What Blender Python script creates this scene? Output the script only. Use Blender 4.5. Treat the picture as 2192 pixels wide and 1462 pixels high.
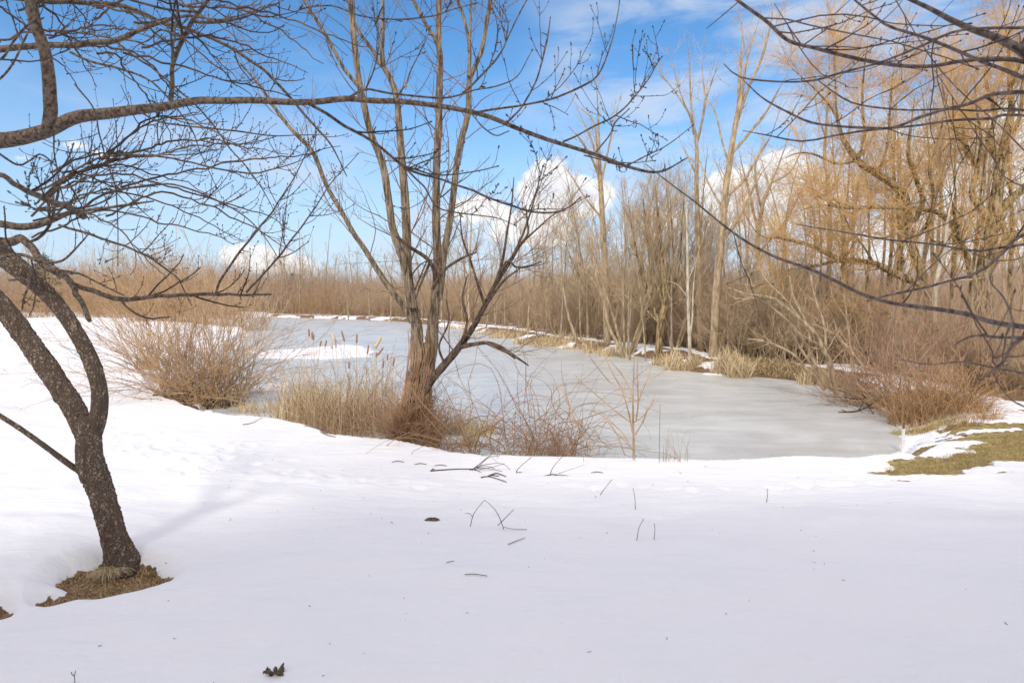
import bpy, math, random
import numpy as np
from mathutils import Vector
# ------------------------------------------------------------ camera, sky, sun
scene = bpy.context.scene
for o in list(bpy.data.objects): bpy.data.objects.remove(o)
C = scene.collection
F = 22.0/36.0*2192.0                      # focal length in photo pixels
CAMZ = 1.6
TH = math.atan(91.0/F)
cam_d = bpy.data.cameras.new("camera"); cam = bpy.data.objects.new("camera", cam_d); C.objects.link(cam)
cam.location = (0, 0, CAMZ); cam.rotation_euler = (math.pi/2-TH, 0, 0)
cam_d.lens = 22.0; cam_d.sensor_width = 36.0; cam_d.clip_end = 2000; cam_d.clip_start = 0.05
cam_d.dof.use_dof = True; cam_d.dof.focus_distance = 8.0; cam_d.dof.aperture_fstop = 5.6
scene.camera = cam
ELEV = 38.0
SUNH = np.array([-0.24, -0.971])          # horizontal direction towards the sun
world = bpy.data.worlds.new("World"); scene.world = world; world.use_nodes = True
sd = bpy.data.lights.new("sun", 'SUN'); sun = bpy.data.objects.new("sun", sd); C.objects.link(sun)
sd.energy = 2.0; sd.angle = math.radians(8); sd.color = (1.0, 0.93, 0.82)
tr = Vector((-SUNH[0]*math.cos(math.radians(ELEV)), -SUNH[1]*math.cos(math.radians(ELEV)), -math.sin(math.radians(ELEV))))
sun.rotation_euler = tr.to_track_quat('-Z', 'Y').to_euler(); sun.location = (-10, -20, 20)
SKY = 0.15
scene.view_settings.view_transform = 'Standard'; scene.view_settings.look = 'None'
scene.view_settings.exposure = 0.05; scene.view_settings.gamma = 1.0
scene.render.engine = 'CYCLES'
scene.cycles.max_bounces = 5; scene.cycles.diffuse_bounces = 3; scene.cycles.glossy_bounces = 2
scene.cycles.caustics_reflective = False

def pdir(px, py):
    u = (px-1096.0)/F; v = (731.0-py)/F
    d = np.array([u, math.cos(TH)+v*math.sin(TH), -math.sin(TH)+v*math.cos(TH)])
    return d
def at(px, py, Y):
    d = pdir(px, py); t = Y/d[1]
    return np.array([d[0]*t, Y, CAMZ+d[2]*t])
def onz(px, py, z):
    d = pdir(px, py); t = (z-CAMZ)/d[2]
    return np.array([d[0]*t, d[1]*t, z])

class NT:
    def __init__(s, tree): s.t = tree; s.n = tree.nodes; s.l = tree.links
    def node(s, typ, **kw):
        n = s.n.new(typ)
        for k, v in kw.items(): setattr(n, k, v)
        return n
    def put(s, sock, v):
        if v is None: return
        if isinstance(v, bpy.types.NodeSocket): s.l.new(v, sock)
        else:
            if hasattr(sock, 'default_value'):
                try: sock.default_value = v
                except Exception: sock.default_value = tuple(v)+(1,) if len(v) == 3 else v
    def m(s, op, a, b=None, c=None, clamp=False):
        n = s.node('ShaderNodeMath', operation=op, use_clamp=clamp)
        s.put(n.inputs[0], a)
        if b is not None: s.put(n.inputs[1], b)
        if c is not None: s.put(n.inputs[2], c)
        return n.outputs[0]
    def vm(s, op, a, b=None):
        n = s.node('ShaderNodeVectorMath', operation=op); s.put(n.inputs[0], a)
        if b is not None: s.put(n.inputs[1], b)
        return n.outputs[0]
    def mix(s, f, a, b, mode='MIX'):
        n = s.node('ShaderNodeMix', data_type='RGBA', blend_type=mode)
        s.put(n.inputs[0], f); s.put(n.inputs[6], a if isinstance(a, bpy.types.NodeSocket) else (*a, 1)); s.put(n.inputs[7], b if isinstance(b, bpy.types.NodeSocket) else (*b, 1))
        return n.outputs[2]
    def noise(s, vec, scale, detail=4, rough=0.55, dist=0.0, dims='3D'):
        n = s.node('ShaderNodeTexNoise', noise_dimensions=dims)
        if vec is not None: s.l.new(vec, n.inputs['Vector'])
        n.inputs['Scale'].default_value = scale; n.inputs['Detail'].default_value = detail
        n.inputs['Roughness'].default_value = rough; n.inputs['Distortion'].default_value = dist
        return n.outputs['Fac']
    def ss(s, v, lo, hi):
        n = s.node('ShaderNodeMapRange', interpolation_type='SMOOTHSTEP')
        s.put(n.inputs[0], v); s.put(n.inputs[1], lo); s.put(n.inputs[2], hi)
        return n.outputs[0]
    def scalev(s, v, sc, loc=(0, 0, 0), rot=(0, 0, 0)):
        n = s.node('ShaderNodeMapping'); s.l.new(v, n.inputs[0])
        n.inputs['Scale'].default_value = sc; n.inputs['Location'].default_value = loc; n.inputs['Rotation'].default_value = rot
        return n.outputs[0]

# sky with clouds, all in world directions
W = NT(world.node_tree); W.n.clear()
wo = W.node('ShaderNodeOutputWorld'); bg = W.node('ShaderNodeBackground'); W.l.new(bg.outputs[0], wo.inputs[0])
bg.inputs[1].default_value = SKY
sky = W.node('ShaderNodeTexSky', sky_type='NISHITA', sun_disc=False)
sky.sun_elevation = math.radians(ELEV); sky.sun_rotation = math.atan2(SUNH[0], SUNH[1])
sky.altitude = 200; sky.air_density = 1.0; sky.dust_density = 0.6; sky.ozone_density = 2.0
tc = W.node('ShaderNodeTexCoord'); sep = W.node('ShaderNodeSeparateXYZ'); W.l.new(tc.outputs['Generated'], sep.inputs[0])
az = W.m('ARCTAN2', sep.outputs[0], sep.outputs[1]); el = W.m('ARCSINE', sep.outputs[2])
dn = tc.outputs['Generated']
n1 = W.noise(dn, 9.0, 8, 0.60); n2 = W.noise(dn, 3.5, 6, 0.55)
n3 = W.noise(dn, 30.0, 7, 0.62)
nd = W.m('ADD', W.m('ADD', W.m('MULTIPLY', W.m('SUBTRACT', n3, 0.5), 1.1), W.m('MULTIPLY', W.m('SUBTRACT', n1, 0.5), 1.7)), W.m('MULTIPLY', W.m('SUBTRACT', n2, 0.5), 0.7))
BLOBS = [(1165, 420, 62, 70), (1215, 430, 60, 50), (1255, 425, 55, 40), (1040, 450, 75, 34, .1), (1130, 490, 130, 50, .1),
         (1690, 375, 65, 62), (1620, 410, 80, 48), (1540, 410, 55, 38), (1760, 410, 70, 40), (1650, 450, 170, 40),
         (535, 545, 65, 32, .1), (610, 565, 90, 28, .15), (165, 313, 80, 34, .68), (225, 330, 60, 18, .6), (50, 338, 100, 30, .65), (1420, 470, 90, 50, .3), (2100, 330, 160, 110), (1950, 520, 200, 60)]
# cloud banks added in the unseen part of the sky as white fill
BW = [(-150, 22, 60, 30), (-95, 12, 30, 12), (100, 14, 30, 14), (150, 25, 60, 34), (180, 62, 70, 22), (-60, 7, 14, 4)]
dens = None
def blob(a, e, ra, re):
    dx = W.m('DIVIDE', W.m('SUBTRACT', az, a), ra); dy = W.m('DIVIDE', W.m('SUBTRACT', el, e), re)
    r2 = W.m('ADD', W.m('MULTIPLY', dx, dx), W.m('MULTIPLY', dy, dy))
    return W.m('SUBTRACT', 1.0, W.m('SQRT', r2))
for (px, py, rx, ry, *of) in BLOBS:
    d = pdir(px, py); d = d/np.linalg.norm(d)
    a = math.atan2(d[0], d[1]); e = math.asin(d[2])
    b = blob(a, e, rx/F*math.cos(a), ry/F*math.cos(a))
    if of: b = W.m('SUBTRACT', b, of[0])
    dens = b if dens is None else W.m('MAXIMUM', dens, b)
for (a, e, ra, re) in BW:
    dens = W.m('MAXIMUM', dens, blob(*[math.radians(q) for q in (a, e, ra, re)]))
densn = W.m('ADD', dens, nd)
cum = W.m('MULTIPLY', W.ss(densn, -0.06, 0.26), 0.95)
inner = W.ss(W.m('ADD', densn, W.m('MULTIPLY', W.m('SUBTRACT', W.noise(dn, 16.0, 5), 0.5), 1.6)), 1.5, 0.35)
cv = W.node('ShaderNodeCombineXYZ')
W.l.new(az, cv.inputs[0]); W.l.new(el, cv.inputs[1])
cir = W.noise(W.scalev(cv.outputs[0], (2.2, 9.0, 1), (0.3, 0.2, 0), (0, 0, 0.25)), 1.6, 7, 0.6, 0.6)
cirb = W.noise(W.scalev(cv.outputs[0], (1.0, 2.0, 1), (3.3, 1.2, 0)), 1.7, 3, 0.5)
cirr = W.m('MULTIPLY', W.ss(cir, 0.36, 0.64), W.ss(W.m('ADD', cirb, W.m('MULTIPLY', az, 0.30)), 0.34, 0.56))
veil = W.ss(el, 0.42, 0.0)
# bright fill added to the unseen sky overhead and behind, lifting the shaded snow
back = W.m('MULTIPLY', W.ss(W.m('ADD', W.m('MULTIPLY', sep.outputs[1], -1.0), W.m('MULTIPLY', W.m('SUBTRACT', n2, 0.5), 0.8)), -0.72, -0.30), 0.9)
cirr = W.m('MAXIMUM', W.m('MULTIPLY', cirr, 0.75), back)
skyc = W.mix(0.92, sky.outputs[0], sky.outputs[0])
hsv = W.node('ShaderNodeHueSaturation'); W.l.new(sky.outputs[0], hsv.inputs['Color'])
hsv.inputs['Saturation'].default_value = 1.28; hsv.inputs['Value'].default_value = 1.16
SKYGAIN = 1.0
K_ = 1.0/SKY
col = W.mix(W.m('MULTIPLY', W.m('POWER', veil, 1.6), 0.8), hsv.outputs[0], (0.52*K_, 0.66*K_, 0.90*K_))
col = W.mix(cirr, col, W.mix(back, (0.66*K_, 0.74*K_, 0.88*K_), (1.30*K_, 1.18*K_, 1.22*K_)))
cloudc = W.mix(inner, (0.78*K_, 0.80*K_, 0.88*K_), (1.0*K_, 1.0*K_, 1.0*K_))
col = W.mix(cum, col, cloudc)
W.l.new(col, bg.inputs[0])

# ------------------------------------------------------------ numeric helpers
rng = np.random.default_rng(7)
def hash2(ix, iy, s=0):
    h = (ix.astype(np.int64)*374761393 + iy.astype(np.int64)*668265263 + s*1274126177) & 0x7fffffff
    h = ((h ^ (h >> 13))*1274126177) & 0x7fffffff
    return ((h ^ (h >> 16)) & 0xffff)/65535.0
def vnoise(x, y, s=0):
    x = np.asarray(x, float); y = np.asarray(y, float)
    ix = np.floor(x); iy = np.floor(y); fx = x-ix; fy = y-iy
    fx = fx*fx*(3-2*fx); fy = fy*fy*(3-2*fy); ix = ix.astype(np.int64); iy = iy.astype(np.int64)
    a = hash2(ix, iy, s); b = hash2(ix+1, iy, s); c = hash2(ix, iy+1, s); d = hash2(ix+1, iy+1, s)
    return (a*(1-fx)+b*fx)*(1-fy)+(c*(1-fx)+d*fx)*fy
def fbm(x, y, oct=4, s=0):
    v = 0; a = 0.5; t = 0
    x = np.asarray(x, float); y = np.asarray(y, float)
    for k in range(oct):
        v = v+a*vnoise(x, y, s+k*17); t += a; x = x*2.03+5.1; y = y*2.03+1.7; a *= 0.5
    return v/t
def sst(x, a, b):
    t = np.clip((x-a)/(b-a), 0, 1); return t*t*(3-2*t)
def sdpoly(X, Y, poly):
    """signed distance, positive outside"""
    X = np.asarray(X, float); Y = np.asarray(Y, float)
    best = np.full(X.shape, 1e9); ins = np.zeros(X.shape, bool)
    n = len(poly)
    for i in range(n):
        x0, y0 = poly[i]; x1, y1 = poly[(i+1) % n]
        dx, dy = x1-x0, y1-y0
        t = np.clip(((X-x0)*dx+(Y-y0)*dy)/(dx*dx+dy*dy+1e-12), 0, 1)
        best = np.minimum(best, (X-x0-t*dx)**2+(Y-y0-t*dy)**2)
        if y0 != y1:
            cond = ((Y < y0) != (Y < y1)) & (X < (x1-x0)*(Y-y0)/(y1-y0)+x0)
            ins ^= cond
    d = np.sqrt(best); return np.where(ins, -d, d)
def spline(pts, n):
    """Catmull-Rom through rows of pts (any columns), n samples"""
    P = np.asarray(pts, float)
    if len(P) == 2: P = np.array([P[0], (P[0]+P[1])/2, P[1]])
    d = np.linalg.norm(np.diff(P[:, :2], axis=0), axis=1)+1e-6
    u = np.concatenate([[0], np.cumsum(d)]); uu = np.linspace(0, u[-1], n)
    E = np.vstack([2*P[0]-P[1], P, 2*P[-1]-P[-2]]); out = []
    for s in uu:
        i = min(max(np.searchsorted(u, s, 'right')-1, 0), len(P)-2)
        t = (s-u[i])/(u[i+1]-u[i])
        a, b, c, e = E[i], E[i+1], E[i+2], E[i+3]
        out.append(0.5*((2*b)+(c-a)*t+(2*a-5*b+4*c-e)*t*t+(3*b-a-3*c+e)*t**3))
    return np.array(out)

# ------------------------------------------------------------ mesh building
class Geo:
    def __init__(s): s.v = []; s.q = []; s.n = 0; s.mi = []
    def add(s, v, q, m=0):
        s.v.append(np.asarray(v, np.float32).reshape(-1, 3)); q = np.asarray(q, np.int64).reshape(-1, 4)
        s.q.append(q+s.n); s.n += len(s.v[-1]); s.mi.append(np.full(len(q), m, np.int32))
    def tubes(s, P, R, sides=3, m=0):
        if len(P) == 0: return
        P = np.asarray(P, float); R = np.asarray(R, float); N, K, _ = P.shape
        T = np.gradient(P, axis=1); T /= np.linalg.norm(T, axis=2, keepdims=True)+1e-9
        mean = np.abs(T).mean(axis=1); ax = np.argmin(mean, axis=1)
        ref = np.eye(3)[ax][:, None, :]
        U = np.cross(T, ref); U /= np.linalg.norm(U, axis=2, keepdims=True)+1e-9
        V = np.cross(T, U)
        a = np.arange(sides)*2*math.pi/sides
        ring = P[:, :, None, :]+R[:, :, None, None]*(np.cos(a)[None, None, :, None]*U[:, :, None, :]+np.sin(a)[None, None, :, None]*V[:, :, None, :])
        idx = np.arange(N*K*sides).reshape(N, K, sides)
        a0 = idx[:, :-1, :]; a1 = np.roll(idx, -1, axis=2)[:, :-1, :]; b0 = idx[:, 1:, :]; b1 = np.roll(idx, -1, axis=2)[:, 1:, :]
        s.add(ring, np.stack([a0, a1, b1, b0], axis=-1), m)
    def blades(s, P, Wd, side, m=0):
        """thin folded ribbons: P (N,K,3), width (N,K), side (N,3)"""
        P = np.asarray(P, float); N, K, _ = P.shape
        sv = side[:, None, :]*Wd[:, :, None]
        up = np.cross(side, P[:, -1]-P[:, 0]); up /= np.linalg.norm(up, axis=1, keepdims=True)+1e-9
        mid = P+up[:, None, :]*Wd[:, :, None]*0.35
        ring = np.stack([P-sv, mid, P+sv], axis=2); idx = np.arange(N*K*3).reshape(N, K, 3)
        q = np.stack([idx[:, :-1, :2], idx[:, :-1, 1:], idx[:, 1:, 1:], idx[:, 1:, :2]], axis=-1)
        s.add(ring, q, m)
    def mesh(s, name, mats, smooth=True):
        me = bpy.data.meshes.new(name)
        v = np.concatenate(s.v); q = np.concatenate(s.q)
        # collapse quads whose last corner repeats into triangles is not needed: all are quads
        me.vertices.add(len(v)); me.vertices.foreach_set('co', v.ravel())
        me.loops.add(len(q)*4); me.loops.foreach_set('vertex_index', q.ravel().astype(np.int32))
        me.polygons.add(len(q)); me.polygons.foreach_set('loop_start', np.arange(0, len(q)*4, 4, dtype=np.int32))
        me.polygons.foreach_set('loop_total', np.full(len(q), 4, np.int32))
        me.polygons.foreach_set('use_smooth', np.full(len(q), smooth, bool))
        for m in (mats if isinstance(mats, (list, tuple)) else [mats]): me.materials.append(m)
        me.polygons.foreach_set('material_index', np.concatenate(s.mi))
        me.update(calc_edges=True)
        return me
def tagp(o, label=None, cat=None, group=None, kind=None):
    if label: o['label'] = label
    if cat: o['category'] = cat
    if group: o['group'] = group
    if kind: o['kind'] = kind
    return o
def empty(name, loc, label, cat, group=None):
    o = bpy.data.objects.new(name, None); C.objects.link(o); o.location = tuple(loc); o.empty_display_size = 0.2
    return tagp(o, label, cat, group)
def link(name, me, parent=None, loc=None):
    o = bpy.data.objects.new(name, me); C.objects.link(o)
    if parent: o.parent = parent
    if loc is not None: o.location = tuple(loc)
    return o
def part(name, g, mat, parent, smooth=True, off=None):
    if off is not None:
        for i in range(len(g.v)): g.v[i] = g.v[i]-np.asarray(off, np.float32)
    return link(name, g.mesh(name, mat, smooth), parent)

def unit(v): return v/(np.linalg.norm(v, axis=-1, keepdims=True)+1e-9)
def integ(S, D, L, K, up=0.0, wander=0.1, r=None, bend=None):
    """grow polylines from starts S along D; up is vertical drift over the whole length"""
    r = r or rng
    N = len(S); P = np.empty((N, K, 3)); P[:, 0] = S; d = unit(D.copy()); st = (np.asarray(L)/(K-1))[:, None]
    up = np.asarray(up) * np.ones(N)
    for k in range(1, K):
        d = d+r.normal(0, wander, (N, 3))*math.sqrt(6.0/K); d[:, 2] += up/K
        if bend is not None: d = d+bend/K
        d = unit(d); P[:, k] = P[:, k-1]+d*st
    return P
def grow(P, R, per_m, t=(0.2, 1.0), ang=(30, 60), L=(0.3, 0.6), absL=False, rr=0.6, rmin=0.002, taper=0.3, K=5, up=0.2, wander=0.12, r=None, lift=0.0, endtwig=False, short=0.5, flat=1.0):
    """children on every polyline of P. per_m children per metre of parent."""
    r = r or rng
    if len(P) == 0: return P, R
    seg = np.linalg.norm(np.diff(P, axis=1), axis=2).sum(1); cnt = r.poisson(np.clip(per_m*seg*(t[1]-t[0]), 0, 400))
    idx = np.repeat(np.arange(len(P)), cnt); M = len(idx)
    if M == 0: return np.zeros((0, K, 3)), np.zeros((0, K))
    tt = r.uniform(t[0], t[1], M); Kp = P.shape[1]; f = tt*(Kp-1); i = np.minimum(f.astype(int), Kp-2); fr = (f-i)[:, None]
    S = P[idx, i]*(1-fr)+P[idx, i+1]*fr; T = unit(P[idx, i+1]-P[idx, i])
    Rs = R[idx, i]*(1-fr[:, 0])+R[idx, i+1]*fr[:, 0]
    q = r.normal(0, 1, (M, 3)); q[:, 2] += lift; q[:, 1] *= flat
    q = unit(q-(q*T).sum(1, keepdims=True)*T)
    a = np.radians(r.uniform(ang[0], ang[1], M))[:, None]
    D = np.cos(a)*T+np.sin(a)*q
    ln = r.uniform(L[0], L[1], M)*(1-short*tt)
    if not absL: ln = ln*seg[idx]
    rs = np.maximum(Rs*rr*r.uniform(0.7, 1.0, M), rmin)
    rs = np.minimum(rs, np.maximum(ln*0.02, rmin))
    C_ = integ(S, D, ln, K, up, wander, r)
    Rr = rs[:, None]*np.linspace(1, taper, K)[None, :]
    return C_, Rr
def trace(txt, Y0, Y1=None, n=14, wmul=1.0):
    """'x,y,w x,y,w ...' in photo pixels -> world polyline between depths Y0..Y1"""
    rows = [list(map(float, s.split(','))) for s in txt.split()]
    ws = [q[2] if len(q) > 2 else None for q in rows]; xs = range(len(rows))
    known = [i for i in xs if ws[i] is not None]
    ws = np.interp(list(xs), known, [ws[i] for i in known])
    A = np.array([[q[0], q[1], w] for q, w in zip(rows, ws)])
    S = spline(A, n); Y1 = Y0 if Y1 is None else Y1
    Ys = np.linspace(Y0, Y1, n)
    P = np.array([at(a, b, y) for (a, b, _), y in zip(S, Ys)])
    R = np.maximum(S[:, 2], 0.6)*Ys/F/2*wmul
    return P[None], R[None]

def thick(g, P, R, sides, rough, s=0, ridge=0.0, freq=(5, 14)):
    """one limb with a lumpy surface; P (1,K,3)"""
    P = P[0]; R = R[0]; n = len(P)
    L = np.linalg.norm(np.diff(P, axis=0), axis=1).sum(); K = max(int(L/max(R.mean()*(0.35 if sides < 90 else .10), 0.006)), n)
    K = min(K, 260 if sides < 90 else 420)
    S = spline(np.column_stack([P, R]), K); P = S[:, :3]; R = S[:, 3]
    T = unit(np.gradient(P, axis=0)); ax = np.argmin(np.abs(T).mean(0)); U = unit(np.cross(T, np.eye(3)[ax])); V = np.cross(T, U)
    a = np.arange(sides)*2*math.pi/sides; l = np.linspace(0, L, K)
    A, LL = np.meshgrid(a, l)
    per = sides
    cx = np.cos(A); sx = np.sin(A)
    nz = fbm(cx*freq[0]*0.5+LL*freq[1]*0.35+40, sx*freq[0]*0.5+LL*freq[1]+7, 4, s)-0.5
    big = fbm(cx*0.8+LL*1.9+3, sx*0.8+LL*1.7, 2, s+5)-0.5
    rid = (np.abs(vnoise(cx*6+90, sx*6+LL*2.2, s+9)-0.5)*2)
    if sides >= 90: nz = nz+.8*np.maximum(fbm(cx*14+LL*20+5, sx*14+LL*34, 2, s+3)-.55, 0)*2
    rad = R[:, None]*(1+rough*2.0*nz+rough*0.9*big+ridge*(rid-0.4))
    ring = P[:, None, :]+rad[..., None]*(cx[..., None]*U[:, None, :]+sx[..., None]*V[:, None, :])
    idx = np.arange(K*sides).reshape(K, sides)
    a0 = idx[:-1]; a1 = np.roll(idx, -1, 1)[:-1]; b0 = idx[1:]; b1 = np.roll(idx, -1, 1)[1:]
    q = [np.stack([a0, a1, b1, b0], -1).reshape(-1, 4)]
    verts = ring.reshape(-1, 3)
    # closed ends
    c0 = len(verts); verts = np.vstack([verts, P[0], P[-1]])
    j = np.arange(0, sides, 2)
    q.append(np.stack([idx[0][j], np.full(len(j), c0), idx[0][(j+2) % sides], idx[0][(j+1) % sides]], -1))
    q.append(np.stack([idx[-1][j], idx[-1][(j+1) % sides], idx[-1][(j+2) % sides], np.full(len(j), c0+1)], -1))
    g.add(verts, np.vstack(q))

# ------------------------------------------------------------ materials
def newmat(name):
    m = bpy.data.materials.new(name); m.use_nodes = True; t = NT(m.node_tree); b = t.n['Principled BSDF']
    return m, t, b
def bark(name, c1, c2, scale=18, stretch=0.25, bump=0.6, rough=0.9, c3=None, dist=0.02):
    m, t, b = newmat(name); tc = t.node('ShaderNodeTexCoord')
    v = t.scalev(tc.outputs['Object'], (1, 1, stretch))
    n = t.noise(v, scale, 6, 0.65); n_ = t.noise(v, scale*3.5, 4, 0.6)
    f = t.ss(n, 0.36, 0.64); colr = t.mix(f, c1, c2)
    if c3: colr = t.mix(t.m('MULTIPLY', t.ss(t.noise(tc.outputs['Object'], scale*0.5, 5, 0.7), 0.56, 0.66), 0.7), colr, c3)
    t.l.new(colr, b.inputs['Base Color']); b.inputs['Roughness'].default_value = rough
    b.inputs['Specular IOR Level'].default_value = 0.15
    bp = t.node('ShaderNodeBump'); bp.inputs['Strength'].default_value = bump; bp.inputs['Distance'].default_value = dist
    t.l.new(t.m('ADD', n, t.m('MULTIPLY', n_, 0.5)), bp.inputs['Height']); t.l.new(bp.outputs[0], b.inputs['Normal'])
    return m
def twigm(name, c1, c2, island=True, rough=0.8):
    m, t, b = newmat(name)
    if island:
        g = t.node('ShaderNodeNewGeometry'); f = g.outputs['Random Per Island']
    else:
        tc = t.node('ShaderNodeTexCoord'); f = t.ss(t.noise(tc.outputs['Object'], 2.5, 4), 0.35, 0.65)
    t.l.new(t.mix(f, c1, c2), b.inputs['Base Color']); b.inputs['Roughness'].default_value = rough
    b.inputs['Specular IOR Level'].default_value = 0.2
    return m
M = {}
def scaly(name, c1, c2, c3, sc):
    m, t, b = newmat(name); tc = t.node('ShaderNodeTexCoord'); ob = tc.outputs['Object']
    nn = t.node('ShaderNodeTexNoise'); t.l.new(ob, nn.inputs['Vector']); nn.inputs['Scale'].default_value = 16; nn.inputs['Detail'].default_value = 5
    sc_ = t.node('ShaderNodeVectorMath', operation='SCALE'); t.l.new(nn.outputs['Color'], sc_.inputs[0]); sc_.inputs['Scale'].default_value = 0.12
    wv = t.vm('ADD', t.scalev(ob, (1, 1, .5)), sc_.outputs[0])
    vo = t.node('ShaderNodeTexVoronoi', feature='DISTANCE_TO_EDGE'); t.l.new(wv, vo.inputs['Vector']); vo.inputs['Scale'].default_value = sc
    crack = t.m('MULTIPLY', t.ss(vo.outputs['Distance'], 0.0, 0.22), t.ss(t.noise(t.scalev(ob, (1, 1, .35)), 34, 5, .7), .38, .52))
    vc = t.node('ShaderNodeTexVoronoi'); t.l.new(wv, vc.inputs['Vector']); vc.inputs['Scale'].default_value = sc
    fine = t.noise(ob, sc*3.2, 6, 0.7); big = t.noise(ob, 6, 4, 0.6)
    f = t.m('MULTIPLY', crack, t.m('ADD', 0.25, t.m('MULTIPLY', t.ss(fine, 0.3, 0.7), 0.75)))
    col = t.mix(f, c1, c2)
    sep = t.node('ShaderNodeSeparateColor'); t.l.new(vc.outputs['Color'], sep.inputs[0])
    col = t.mix(t.m('MULTIPLY', t.ss(sep.outputs[0], 0.88, 0.99), t.m('MULTIPLY', crack, 0.45)), col, c3)
    col = t.mix(t.m('MULTIPLY', t.ss(big, 0.58, 0.70), 0.35), col, (0.16, 0.17, 0.11))
    t.l.new(col, b.inputs['Base Color']); b.inputs['Roughness'].default_value = 0.95; b.inputs['Specular IOR Level'].default_value = 0.1
    bp = t.node('ShaderNodeBump'); bp.inputs['Strength'].default_value = 1.0; bp.inputs['Distance'].default_value = 0.012
    t.l.new(t.m('ADD', t.m('MULTIPLY', crack, 0.8), t.m('MULTIPLY', fine, 0.7)), bp.inputs['Height']); t.l.new(bp.outputs[0], b.inputs['Normal'])
    return m
M['fg_bark'] = scaly('foreground bark', (0.13, 0.096, 0.074), (0.54, 0.41, 0.32), (0.50, 0.44, 0.37), 50)
M['fg_branch'] = bark('branch bark', (0.055, 0.040, 0.032), (0.215, 0.16, 0.125), 60, 0.8, 0.6, c3=(0.19, 0.20, 0.14), dist=0.004)
M['fg_twig'] = twigm('dark twig', (0.055, 0.040, 0.033), (0.17, 0.125, 0.095), False)
M['rt_branch'] = bark('grey branch bark', (0.10, 0.078, 0.068), (0.27, 0.21, 0.18), 45, 0.8, 0.4, dist=0.004)
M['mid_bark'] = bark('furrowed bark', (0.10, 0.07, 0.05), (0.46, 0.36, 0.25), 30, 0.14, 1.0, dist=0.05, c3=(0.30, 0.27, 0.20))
M['mid_twig'] = twigm('brown twig', (0.13, 0.085, 0.06), (0.30, 0.20, 0.13), False)
M['dark_and_shaded_bark'] = bark('dark and shaded bark', (0.05, 0.037, 0.03), (0.17, 0.12, 0.09), 18, 0.3, 0.8, dist=0.03)  # dark wood; also paints shade on the middle tree's unlit limbs
M['tan_bark'] = bark('tan bark', (0.26, 0.19, 0.12), (0.54, 0.42, 0.28), 11, 0.25, 0.5, dist=0.04)
M['tan_twig'] = twigm('tan twig', (0.40, 0.29, 0.18), (0.60, 0.47, 0.31), False)
M['pale_bark'] = bark('pale bark', (0.42, 0.37, 0.29), (0.68, 0.62, 0.52), 8, 0.4, 0.3, dist=0.02)
M['grey_bark'] = bark('grey brown bark', (0.22, 0.165, 0.12), (0.46, 0.37, 0.28), 11, 0.25, 0.5, dist=0.03)
M['gold_twig'] = twigm('golden twig', (0.56, 0.35, 0.14), (0.82, 0.56, 0.27), False)
M['gold_bark'] = bark('golden bark', (0.085, 0.06, 0.033), (0.50, 0.38, 0.21), 14, 0.22, 0.9, dist=0.05)
M['brush'] = twigm('brush brown', (0.38, 0.27, 0.175), (0.68, 0.51, 0.345), False)
M['farbrush'] = twigm('far brush', (0.37, 0.26, 0.19), (0.60, 0.44, 0.33), False)
M['shrub_tan'] = twigm('shrub tan', (0.33, 0.205, 0.11), (0.62, 0.43, 0.26), False)
M['shrub_red'] = twigm('shrub red', (0.30, 0.175, 0.115), (0.52, 0.36, 0.24), False)
M['vine'] = twigm('vine', (0.27, 0.15, 0.085), (0.52, 0.34, 0.21), False)
M['cane'] = twigm('cane', (0.24, 0.13, 0.08), (0.44, 0.29, 0.18), True)
M['reed'] = twigm('reed straw', (0.48, 0.36, 0.20), (0.80, 0.66, 0.44), True)
M['reed_mix'] = twigm('bank grass', (0.22, 0.14, 0.075), (0.72, 0.56, 0.34), True)
M['orange_grass'] = twigm('orange dead grass', (0.20, 0.10, 0.045), (0.72, 0.48, 0.26), True)
M['yellow_grass'] = twigm('yellow green grass', (0.30, 0.26, 0.07), (0.60, 0.50, 0.20), True)
M['dead_grass'] = twigm('dead grass', (0.09, 0.06, 0.03), (0.78, 0.55, 0.30), True)
M['lawn'] = twigm('lawn blades', (0.30, 0.235, 0.085), (0.62, 0.48, 0.23), True)
M['head'] = twigm('cattail head', (0.24, 0.13, 0.07), (0.42, 0.25, 0.14), True)
M['leaf'] = bark('dry leaf', (0.40, 0.22, 0.10), (0.60, 0.38, 0.19), 25, 1, 0.3, dist=0.003)
M['needle'] = twigm('evergreen needles', (0.035, 0.06, 0.025), (0.10, 0.13, 0.06), True)
M['clod'] = bark('earth clod', (0.06, 0.045, 0.03), (0.22, 0.17, 0.11), 60, 1, 1.0, dist=0.01)
M['pvc'] = bark('white plastic', (0.70, 0.68, 0.62), (0.80, 0.78, 0.74), 30, 0.3, 0.1, rough=0.4)

# ------------------------------------------------------------ pond and ground
ICE = -0.60
near = [(1950, 908), (1942, 935), (1925, 957), (1880, 969), (1780, 971), (1700, 972), (1600, 976), (1500, 978), (1400, 975), (1300, 973), (1200, 971), (1100, 969), (1040, 967), (985, 962), (940, 948), (870, 938), (800, 932), (740, 925), (680, 905), (600, 893), (520, 885), (450, 872), (390, 852), (345, 828)]
left = [(325, 812), (400, 790), (460, 765), (500, 740), (520, 715), (530, 695), (545, 676)]
far = [(700, 682), (800, 685), (860, 689), (950, 700), (1060, 716), (1130, 734), (1240, 748), (1310, 757), (1380, 767), (1420, 785), (1480, 797), (1560, 806), (1620, 808), (1700, 816), (1760, 830), (1810, 845), (1860, 862), (1905, 880), (1935, 893)]
POND = [tuple(onz(x, y, -0.36)[:2]) for x, y in near]+[tuple(onz(x, y, -0.5)[:2]) for x, y in left]+[tuple(onz(x, y, ICE)[:2]) for x, y in far]
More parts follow.
